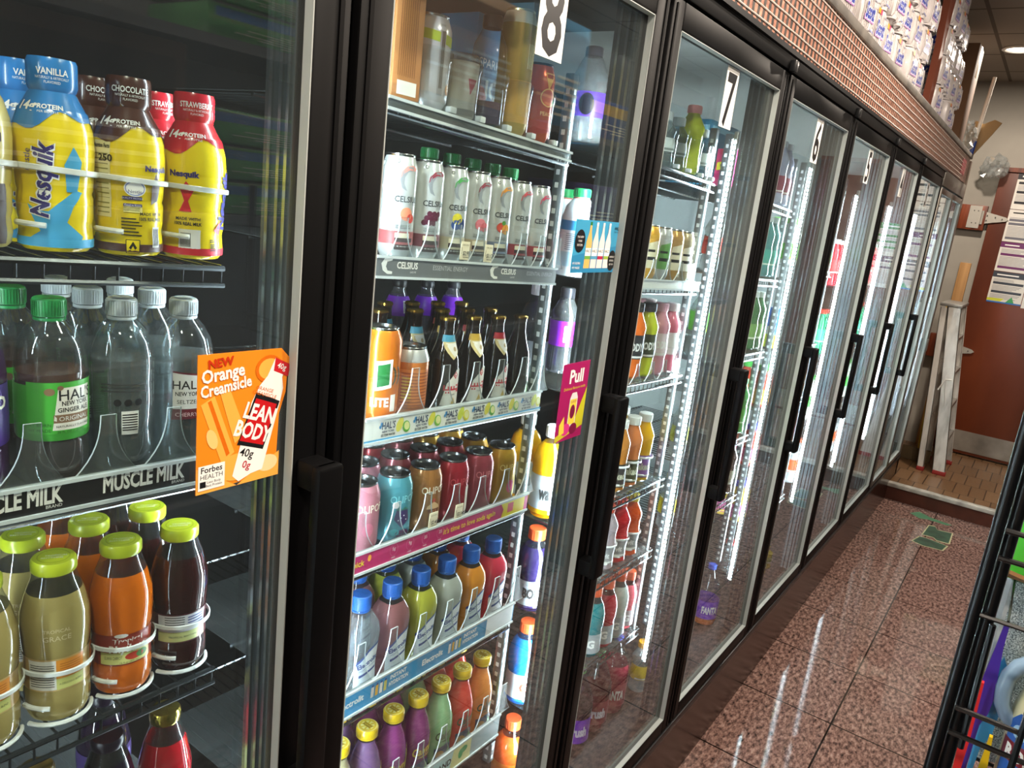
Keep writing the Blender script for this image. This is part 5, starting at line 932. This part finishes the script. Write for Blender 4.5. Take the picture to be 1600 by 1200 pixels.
# ------------------------------------------------------------------ on top of the coolers
PACKW = P('cdc6c4', .28, coat=.2, vary=.03); SCB = INK('2c3fa0'); SCP = INK('b07ab8'); SCY = INK('d9a02c'); SCR = INK('c23a6a')
def pack(t):
    """wrapped paper rolls: a soft sided block with the roll ends bulging through"""
    W_, D_, H_ = .200, .20, .128
    b = MB().box(-D_/2, D_/2, -W_/2, W_/2, 0, H_, PACKW, .024)
    for q in (-W_/4, W_/4): b.lathe([(.049, .002), (.050, .01), (.050, H_-.01), (.045, H_+.002), (0, H_+.002)], PACKW, 20, c=(D_/2-.048, q))
    for i in range(9): b.tube([(D_/2+.001, -W_/2+.02+.022*i, .012), (D_/2+.003, -W_/2+.024+.022*i, H_*.5), (D_/2+.001, -W_/2+.02+.022*i+.006*math.sin(i*2.), H_-.012)], .0012, PACKW, 4)
    def face(fn):
        b.art([('p', [(-.070, .030), (.062, .040), (.060, .056), (-.072, .046)], SCP), ('t', 'Scott', -.004, .066, .062, INKW, {'bold': .09, 'rot': 5, 'shear': .15, 'fit': .125}), ('t', 'Scott', -.004, .066, .062, SCB, {'bold': .05, 'rot': 5, 'shear': .15, 'fit': .120}), ('r', -.080, .102, -.045, .118, SCY), ('r', -.045, .102, -.020, .118, SCR), ('r', .02, .106, .07, .110, INK('9a9aa8')), ('r', .02, .016, .08, .020, INK('8a90c0'))], fn, 0, 0, .0035)
    face(lambda a, c, h: (D_/2+h, a, c)); face(lambda a, c, h: (a*.9, -W_/2-h, c))
    b.build('wrapped_rolls', t); 
    f = MB()
    for k in (-1, 1): f.add([(D_/2-.02, k*(W_/2-.002), H_*.5+.03), (D_/2-.02, k*(W_/2-.002), H_*.5-.03), (-D_/2+.03, k*(W_/2-.002), H_*.5), (0, k*(W_/2+.005), H_*.5)], [(0, 3, 1), (0, 2, 3), (1, 3, 2)], PACKW)
    f.build('folded_end', t)
ZP = 2.4825
cols = []
n = 0
rnd = random.Random(3)
for ci, y in enumerate([2.34+.222*i for i in range(8)]+[4.47, 4.70, 4.93, 5.16]):
    rows = 4 if y > 2.9 else 3 if y > 2.5 else 2
    if y > 4.3: rows = (6, 6, 4, 3)[ci-8]
    for ri in range(rows):
        place('pack', pack, 'paper_roll_pack', 'toilet paper', (-.115+rnd.uniform(-.02, .012), y+rnd.uniform(-.004, .004), ZP+.1325*ri),
              'white wrapped paper roll pack, %s up in the %s column %s the plank' % (('bottom', 'second', 'third', 'fourth', 'fifth', 'sixth')[ri], ('first', 'second', 'third', 'fourth', 'fifth', 'sixth', 'seventh', 'eighth')[ci if ci < 8 else ci-8], 'before' if ci < 8 else 'past'),
              'paper roll packs on top of the coolers', rnd.uniform(-.02, .02) if False else 0)
def plank():
    b = MB(); out = [(4.235, 2.482), (4.33, 2.482), (4.35, 2.62), (4.345, 2.72), (4.33, 2.80), (4.36, 2.95), (4.38, 3.18), (4.19, 3.18), (4.215, 3.0), (4.235, 2.86), (4.262, 2.76), (4.255, 2.66)]
    b.prism(out, .03, lambda a, c, d: (-.045+d, a, c), noise_mat('red_brown_board', [(.3, '5c2a18'), (.7, '7c3c24')], 5, .5, (1, 1, .3)))
    return b.build('plank')
tag(plank(), 'red brown shaped plank standing among the paper packs on the coolers', 'plank')
def carton_box(name, x0, x1, y0, y1, z0, z1, label, mat=CARD):
    t = thing(name, label, 'box', ((x0+x1)/2, (y0+y1)/2, z0)); a, b_ = (x1-x0)/2, (y1-y0)/2
    MB().box(-a, a, -b_, b_, 0, z1-z0, mat, .004).build('box_body', t)
    MB().box(-a+.002, a-.002, -.025, .025, z1-z0, z1-z0+.001, P('b59a72', .3)).box(a, a+.001, -.025, .025, (z1-z0)*.7, z1-z0, P('b59a72', .3)).build('tape_strip', t)
    return t
carton_box('cardboard_box', -.46, -.10, 5.30, 5.62, ZP, 2.98, 'brown cardboard box just past the paper packs')
carton_box('cardboard_box', -.40, -.035, 5.68, 5.93, ZP, 3.08, 'taller brown cardboard box between the paper packs and the plastic bag', P('6b4c33', .8))
t = thing('floor_mop', 'white pole with a blue grip leaning among the boxes by the back wall', 'mop', (0, 0, 0))
MB().tube([(.0005, 6.2025, ZP+.05), (.028, 6.22, 2.98)], .012, P('e9e4da', .3), 10).build('pole', t); MB().tube([(-.002, 6.20, ZP), (.0025, 6.204, ZP+.085)], .016, P('24408f', .4), 10).build('grip', t)
def crumple(name, loc, s, mat, label, cat, seed):
    b = bmesh.new(); bmesh.ops.create_icosphere(b, subdivisions=3, radius=1); rg = random.Random(seed)
    for v in b.verts:
        k = .72+.42*rg.random(); v.co = Vector((v.co.x*s[0]*k, v.co.y*s[1]*k, max(-.7, v.co.z)*s[2]*k))
    zm = min(v.co.z for v in b.verts)
    for v in b.verts: v.co.z -= zm
    return tag(MB().bm(b, mat).build(name, None, loc, sharp=10), label, cat)
crumple('plastic_bag', (-.055, 6.06, ZP), (.085, .10, .115), CLEAR('e9ebea', .22, .12, 1.45, .12, 'crumpled_film'), 'crumpled clear plastic bag on the coolers before the blue gripped pole', 'bag', 4)
crumple('plastic_bag', (.05, 7.47, 2.43), (.10, .085, .11), CLEAR('e9ebea', .22, .12, 1.45, .12, 'crumpled_film'), 'crumpled clear plastic bag hanging over the top of the brown door', 'bag', 9)
kb = MB().prism([(-.06, 0), (.012, 0), (.09, .13), (.135, .21), (.09, .23), (.03, .20), (-.02, .22), (-.06, .12)], .012, lambda a, c, d: (a, 6.235+d-.05*c, ZP+c), P('9a7a4c', .5))
tag(kb.build('paper_bag', None, (0, 0, 0)), 'torn brown kraft paper bag at the far end of the cooler top', 'bag')

# ------------------------------------------------------------------ back wall, its door, notices, ladder
dr = MB().box(.098, 1.30, YB-.045, YB-.003, .135, 2.535, noise_mat('rust_brown_board', [(.25, '4a2011'), (.55, '6a311a'), (.8, '7d3d22')], 2.2, .4, (1, 1, .5)), .003).build('door_1'); structure(dr)
tr = MB().box(.098, 1.30, YB-.060, YB-.045, 2.50, 2.535, WOOD).build('door_trim', dr)
tr.matrix_parent_inverse = Matrix()
MB().box(.14, 1.28, YB-.050, YB-.045, .16, .335, noise_mat('scuffed_plate', [(.3, '7a746c'), (.7, 'a39c92')], 6, .4, metal=.3)).build('kick_plate', dr)
def strap(z, nm):
    HW = P('b9b6ad', .4, metal=.4)
    b = MB().box(-.055, .035, YB-.066, YB-.06, z-.09, z+.09, HW).prism([(.055, z+.05), (.055, z-.05), (.215, z-.016), (.235, z), (.215, z+.016)], .006, lambda a, c, d: (a, YB-.053-d, c), HW)
    b.tube([(.045, YB-.064, z-.055), (.045, YB-.064, z+.055)], .010, HW, 8)
    for q in ((-.02, .05), (.01, -.05), (-.02, -.05), (.01, .05), (.08, .02), (.08, -.02), (.14, .01), (.19, 0)): b.tube([(q[0], YB-.068, z+q[1]), (q[0], YB-.057, z+q[1])], .005, INK('4a4844'), 8)
    b.build('strap_hinge', dr)
strap(2.125, 'upper'); strap(1.02, 'lower')
structure(MB().box(-.12, .072, YB-.06, YB-.0005, 2.02, 2.22, WOOD, .003).build('trim_10'))
structure(MB().box(-.12, .072, YB-.06, YB-.0005, .92, 1.12, WOOD, .003).build('trim_11'))
structure(MB().box(-.03, .052, YB-.045, YB-.0005, .12, 1.745, noise_mat('raw_pine', [(.3, '9a7040'), (.7, 'b98d55')], 4, .6, (6, 1, .4)), .003).build('trim_12'))
def notice(x, z, w_, h_, head, hc, label, seed, foot=None):
    rg = random.Random(seed); t = thing('notice_sheet', label, 'notice', (x, YB-.0455, z))
    b = MB().box(0, w_, -.0012, 0, 0, h_, P('dcd9d2', .6))
    sh = [('r', 0, h_*.82, w_, h_, INK(hc))] if hc else []
    sh += [('r', w_*.12, h_*.885, w_*(.12+.07*head), h_*.925, INKW if hc else INKB)]
    y = h_*.76
    while y > h_*.14:
        k = rg.random()
        if k < .15: sh.append(('r', w_*.06, y-.02, w_*.94, y, INK(hc or '6a6a74'))); y -= .03
        else: sh.append(('r', w_*.06, y-.004, w_*(.6+.33*rg.random()), y, INK('8a888c'))); y -= .0105
    if foot: sh += [('r', 0, 0, w_, .012, INK('2f6ab0')), ('p', [(0, .015), (w_*.4, .015), (w_*.5, .04), (0, .035)], INK('c9d03a')), ('p', [(w_*.55, .012), (w_*.7, .06), (w_*.8, .012)], INK('3f9a5a'))]
    b.art(sh, lambda a, c, h: (a, -.0012-h, c), 0, 0, .0004); b.build('paper', t)
notice(.225, 2.215, .245, .285, 6, '1c1e26', 'white notice with a black head, top of the left column on the brown door', 1)
notice(.225, 1.955, .245, .255, 9, None, 'plain white notice below the black headed one on the brown door', 2)
notice(.225, 1.715, .245, .235, 6, '6a2a62', 'notice with a purple head on the brown door', 3)
notice(.225, 1.455, .245, .255, 9, '3a3f4a', 'notice with a dark head and green and blue foot on the brown door', 4, True)
notice(.475, 1.72, .245, .285, 9, '3f8a3a', 'notice with a green head in the right column on the brown door', 5)
notice(.475, 1.440, .245, .275, 5, '5a3a5a', 'notice with a dull violet head, bottom of the right column on the brown door', 6)
# folding ladder
LAD = noise_mat('worn_aluminium', [(.35, 'b4b0a8'), (.55, 'dedad2'), (.8, 'efece6')], 14, .4, (1, 1, .3), metal=.1); FOOT = P('9a2a26', .5)
t = thing('step_ladder', 'worn aluminium step ladder with red feet standing on the raised floor', 'ladder', (0, 0, .12))
def rail(x0, x1, y, w_, d_, z1, nm, m=LAD):
    b = MB(); n = 1
    def pt(q, a, c): return (x0+(x1-x0)*q/z1+a, y+c, q)
    for (a0, a1, c0, c1) in ((-w_, w_, -.0025, .0025), (-w_, -w_+.004, -.0025, d_), (w_-.004, w_, -.0025, d_)):
        vs = [pt(q, a, c) for q in (.03, z1) for a, c in ((a0, c0), (a1, c0), (a1, c1), (a0, c1))]; b.add(vs, [(0, 1, 2, 3), (4, 5, 6, 7), (0, 1, 5, 4), (1, 2, 6, 5), (2, 3, 7, 6), (3, 0, 4, 7)], m)
    o = b.build(nm, t); MB().box(x0-w_-.003, x0+w_+.003, y-.005, y+d_+.004, 0, .034, FOOT, .004).build('foot', o)
rail(.262, .088, 6.68, .044, .022, 1.31, 'front_rail'); rail(.262, .088, 7.12, .044, -.022, 1.31, 'front_rail')
rail(.128, .020, 6.68, .024, .018, 1.29, 'rear_rail'); rail(.128, .020, 7.12, .024, -.018, 1.29, 'rear_rail')
MB().box(-.01, .14, 6.665, 7.14, 1.30, 1.325, P('8f8d88', .4, metal=.4), .004).build('top_cap', t)
for i in range(4):
    z = .27+.26*i; xc = .262-.174*z/1.31
    MB().box(xc-.04, xc+.04, 6.685, 7.115, z, z+.022, P('9a9892', .35, metal=.5), .003).build('step', t)
for y in (6.676, 7.124): MB().tube([(.115, y, .66), (.150, y, .75), (.19, y, .755)], .006, LAD, 6).tube([(.150, y, .75), (.185, y, .55)], .005, LAD, 6).build('spreader', t)
for z in (.4, .85, 1.15): MB().tube([(.128-.108*z/1.29, 6.69, z), (.128-.108*z/1.29, 7.11, z)], .007, LAD, 6).build('rear_brace', t)
t = thing('broom', 'yellow handled broom leaning in the corner behind the step ladder', 'broom', (0, 0, .12))
MB().tube([(.06, 6.95, .10), (-.03, 7.40, 1.25)], .011, P('c9a02a', .4), 8).build('handle', t); MB().box(-.06, .16, 6.925, 6.965, 0, .11, P('5a4a30', .8), .008).build('bristles', t)
# worn floor stickers
STK = noise_mat('worn_green_sticker', [(.3, '24372c'), (.6, '3a5a46')], 18, .45); RIM = INK('b9b58c', .5)
def sticker(pts, label):
    c = (sum(p[0] for p in pts)/len(pts), sum(p[1] for p in pts)/len(pts))
    b = MB().prism([(c[0]+(p[0]-c[0])*1.10, c[1]+(p[1]-c[1])*1.10) for p in pts], .0004, lambda a, q, d: (a, q, .0002+d), RIM)
    b.prism(pts, .0004, lambda a, q, d: (a, q, .0007+d), STK); tag(b.build('floor_sticker'), label, 'sticker')
sticker([(.335, 5.52), (.345, 5.74), (.38, 5.76), (.40, 5.70), (.485, 5.72), (.49, 5.50), (.42, 5.49), (.40, 5.53)], 'dark green worn sticker with a pale rim on the floor before the step')
sticker([(.30, 5.34), (.325, 5.46), (.36, 5.47), (.485, 5.44), (.47, 5.33), (.36, 5.31)], 'narrower dark green worn sticker nearer the coolers on the floor')
tag(MB().prism([(.20, 5.90), (.25, 5.99), (.33, 5.93), (.47, 5.90), (.44, 5.86), (.32, 5.87), (.27, 5.84)], .0005, lambda a, q, d: (a, q, .0002+d), P('4a7a5a', .5)).build('floor_sticker'), 'torn pale green tape scrap on the floor at the foot of the step', 'sticker')

# ------------------------------------------------------------------ wire rack at the right edge
t = thing('wire_rack', 'black wire display rack standing at the right edge of the aisle', 'rack', (0, 0, 0))
RB = P('0e0e10', .28)
for (x, y, r_) in ((.690, 1.262, .0085), (.708, 1.275, .0095), (1.02, 1.262, .009), (.700, 1.70, .009), (1.02, 1.70, .009)):
    MB().tube([(x, y, 0), (x, y, 1.80)], r_, RB, 12).build('post', t)
MB().tube([(.7205, 1.256, 1.118), (.7165, 1.256, 1.325)], .0045, RB, 8).build('hook', t)
for zz in (1.140, 1.182, 1.428, 1.470, .70, .74, .20, .24): MB().tube([(.700, 1.25, zz), (1.03, 1.25, zz)], .0042, RB, 8).build('cross_bar', t)
for zz in (.985, 1.335, .60, .14):
    b = MB()
    for i in range(12): b.tube([(.705+.028*i, 1.262, zz), (.705+.028*i, 1.70, zz)], .002, RB, 6)
    for q in (1.262, 1.48, 1.70): b.tube([(.695, q, zz-.004), (1.025, q, zz-.004)], .0035, RB, 6)
    b.build('wire_tray', t)
MB().tube([(.786, 1.247, .99), (.7845, 1.247, 1.21), (.785, 1.247, 1.34)], .0045, RB, 8).build('upright_wire', t)
zt_ = .9905
det = [(q[0]*1.06, q[1]*1.22) for q in ((0, .002), (.036, 0), (.043, .008), (.044, .10), (.043, .125), (.034, .165), (.022, .190), (.018, .200))]
def roma(t):
    rot = -112
    b = MB().lathe(det, P('d8d0a8', .3, coat=.3), 32); b.art([('p', [(-.034, .012), (.034, .012), (.034, .140), (.02, .158), (-.02, .158), (-.034, .138)], INK('2f62b4')), ('e', -.012, .128, .013, .012, INK('9ac4e4')), ('e', .014, .132, .012, .012, INK('dfe6ea')), ('r', -.038, .074, .038, .108, INK('7a1a28')), ('t', 'ROMA', .004, .0905, .030, INKW, {'bold': .05, 'fit': .064}), ('e', .0, .045, .024, .012, INK('e6ecf2')), ('t', 'DETERGENT', 0, .045, .006, INK('2f62b4'), {'fit': .04}), ('t', 'LIQUID', .0, .150, .010, INKW, {'bold': .03, 'rot': 4})], wrapper(det, rot, .044), .005, .01, .0008); b.build('bottle_body', t)
    MB().tube([(-.040, -.010, .128), (-.052, -.012, .138), (-.061, -.013, .155), (-.064, -.014, .18), (-.062, -.014, .205), (-.053, -.012, .225), (-.038, -.008, .238), (-.020, -.003, .243), (-.006, 0, .240)], .012, P('8aa6c0', .3, coat=.3), 10).build('handle', t)
    MB().lathe([(.0205, .243), (.0205, .268), (.018, .271), (0, .271)], P('b03a6a', .35), 24).build('cap', t)
place('roma', roma, 'detergent_bottle', 'bottle', (.822, 1.405, zt_), 'cream detergent bottle with blue label and red lettering on the wire rack')
GL = noise_mat('silver_glitter', [(.35, '5c6668'), (.5, 'a9b2b2'), (.65, 'dfe6e4')], 420, .35, (1, 1, 1), 1, .4, .3)
bx = thing('glitter_box', 'tall box with silver glitter side on the wire rack behind the toys', 'box', (.79, 1.485, zt_)); bx.rotation_euler = (0, 0, .15)
MB().box(-.056, .10, -.012, .10, 0, .335, GL, .002).build('box_body', bx); MB().box(-.062, -.056, -.012, .10, 0, .335, P('b9bcbc', .3)).build('edge_strip', bx)
def petal(name, pts, c, label, cat, loc, th=.012):
    b = MB().prism(pts, th, lambda a, q, d: (a, d, q), P(c, .3, coat=.3)); return tag(b.build(name, None, loc), label, cat)
petal('plastic_scoop', [(-.002, 0), (.006, 0), (.007, .10), (.014, .125), (.0155, .15), (.012, .20), (.0085, .245), (.008, .285), (.001, .285), (-.002, .24), (-.006, .19), (-.009, .145), (-.006, .12), (-.003, .10)], '4a2f9c', 'violet plastic scoop standing in the wire rack beside the posts', 'toy', (.734, 1.395, zt_), .009)
petal('plastic_scoop', [(.0, 0), (.008, .0), (.010, .05), (.020, .08), (.022, .14), (.016, .20), (.006, .22), (.0, .20), (.0, .06)], '3f9ad4', 'bright blue plastic scoop behind the violet one', 'toy', (.742, 1.416, zt_), .009)
petal('plastic_scoop', [(.0, 0), (.010, .0), (.011, .08), (.008, .185), (.002, .185), (-.003, .07)], 'd42a2a', 'red plastic scoop by the rack posts', 'toy', (.7225, 1.372, zt_), .009)
petal('plastic_scoop', [(.0, 0), (.016, .0), (.013, .05), (.009, .10), (.004, .10)], 'e8c01c', 'yellow plastic scoop below the blue one', 'toy', (.753, 1.372, zt_), .009)
gb = thing('green_pack', 'bright green pack on the upper tray of the wire rack', 'pack', (.745, 1.46, 1.339)); MB().box(-.032, .05, -.03, .03, 0, .12, P('4fc43a', .35), .003).build('pack_body', gb); MB().box(-.0, .05, -.0305, -.030, .0, .12, P('e6ece6', .4)).build('pack_panel', gb)
cb = MB()
cb.prism([(0, 0), (.05, -.02), (.085, -.008), (.075, .012), (.052, .010), (.045, .028), (.030, .014), (.010, .032)], .006, lambda a, q, d: (a, d+.12*q, q), P('9a7048', .8))
tag(cb.build('torn_cardboard', None, (.712, 1.40, 1.352), rot=(1.2, 0, 0)), 'torn brown cardboard flap on the wire rack', 'cardboard')

# ------------------------------------------------------------------ stock on the other side of the aisle (seen mirrored in the glass)
gs = thing('gondola_shelf', 'tall grey shelving unit across the aisle facing the coolers', 'shelving', (1.04, 0, 0))
MB().box(.36, .40, .0, 5.0, 0, 2.62, P('4a4c4e', .5)).build('back_panel', gs)
for z in (.15, .55, .95, 1.35, 1.72, 2.14): MB().box(0, .36, 0, 5.0, z-.025, z, P('5a5d60', .4)).build('shelf_board', gs)
for y in (0, 1.25, 2.5, 3.75, 5.0): MB().box(.33, .36, y-.02, y+.02, 0, 2.62, P('3a3c3e', .4)).build('post', gs)
def goods(name, cat, y, z, w_, h_, c, c2, label, txt='', wrap=False):
    t = thing(name, label, cat, (1.06, y, z)); b = MB().box(0, .26, 0, w_, 0, h_, P(c, .5), .006)
    sh = [('r', w_*.05, h_*.62, w_*.95, h_*.9, INK(c2))]+[('r', w_*.1, h_*(.1+.07*i), w_*(.5+.08*(i*7 % 5)), h_*(.125+.07*i), INK('d8d0c0')) for i in range(6)]
    if txt: sh.append(('t', txt, w_*.5, h_*.76, h_*.2, INKW, {'bold': .03, 'fit': w_*.8}))
    b.art(sh, lambda a, q, h: (-h, w_-a, q), 0, 0, .0006); b.build('box_body', t)
    if wrap: MB().box(-.006, .262, -.004, w_+.004, -.0, h_+.006, CLEAR('ffffff', .12, .08, 1.45, .02), .01).build('film', t)
for i, (y, w_, h_, z, c, c2, nm, tx) in enumerate(((.48, .62, .385, 1.722, '4a3529', '2a1d18', 'dark brown case of goods on the middle board across the aisle', ''), (1.15, .42, .075, 2.141, '4a9a50', '3a78b0', 'green and blue film wrapped tray, bottom of its stack across the aisle', ''), (1.15, .42, .075, 2.224, '55a85a', '3a78b0', 'green and blue film wrapped tray, top of its stack across the aisle', ''),
     (1.15, .42, .08, 1.722, '4a9a50', '3a78b0', 'green film wrapped tray on the board below, bottom across the aisle', ''), (1.15, .42, .08, 1.81, '4fa055', '3a78b0', 'green film wrapped tray on the board below, middle across the aisle', ''), (1.15, .42, .08, 1.898, '4fa055', '3a70b0', 'green film wrapped tray on the board below, top across the aisle', ''),
     (1.80, .62, .36, 2.141, 'b07f45', '8a5a2c', 'tan cereal carton on the top board across the aisle', ''), (2.46, .42, .40, 2.141, '3a7fa8', '2a5f88', 'blue carton on the top board across the aisle', ''), (2.92, .40, .22, 1.722, '4a3a7a', '3a2a66', 'violet carton on the middle board across the aisle', ''), (3.36, .36, .22, 1.722, '54408a', '2f3f9a', 'second violet carton on the middle board across the aisle', ''), (2.92, .7, .16, 2.141, '2a4a8a', 'c9a02c', 'navy carton on the top board across the aisle', ''))):
    goods('goods_carton', 'carton', y, z, w_, h_, c, c2, nm, tx, 'film' in nm)

# ------------------------------------------------------------------ ceiling lamps of the shop
def downlight(x, y, label, pw_):
    t = thing('ceiling_lamp', label, 'lamp', (x, y, 3.2)); MB().lathe([(.075, 0), (.10, -.002), (.105, -.012), (.085, -.016), (.075, -.010)], WHITE, 28).build('trim_ring', t)
    MB().lathe([(.0, -.006), (.075, -.006)], EMIT('fff0dc', 14), 24).build('bulb', t)
    l = bpy.data.lights.new('lamp_glow', 'AREA'); l.shape = 'DISK'; l.size = .15; l.energy = pw_; l.color = (1, .86, .72); o = bpy.data.objects.new('lamp_glow', l); COL.objects.link(o); o.parent = t; o.location = (0, 0, -.018)
for i, (x, y) in enumerate(((.90, -.4), (.90, 1.3), (.90, 3.1), (.112, 6.41), (1.7, 1.0), (1.7, 3.6))):
    downlight(x, y, ('round recessed ceiling lamp behind the viewer', 'round recessed ceiling lamp over the near end of the aisle', 'round recessed ceiling lamp over the middle of the aisle', 'round recessed ceiling lamp glowing near the back wall', 'round recessed ceiling lamp beyond the shelving, nearer one', 'round recessed ceiling lamp beyond the shelving, farther one')[i], CEIL_POWER)
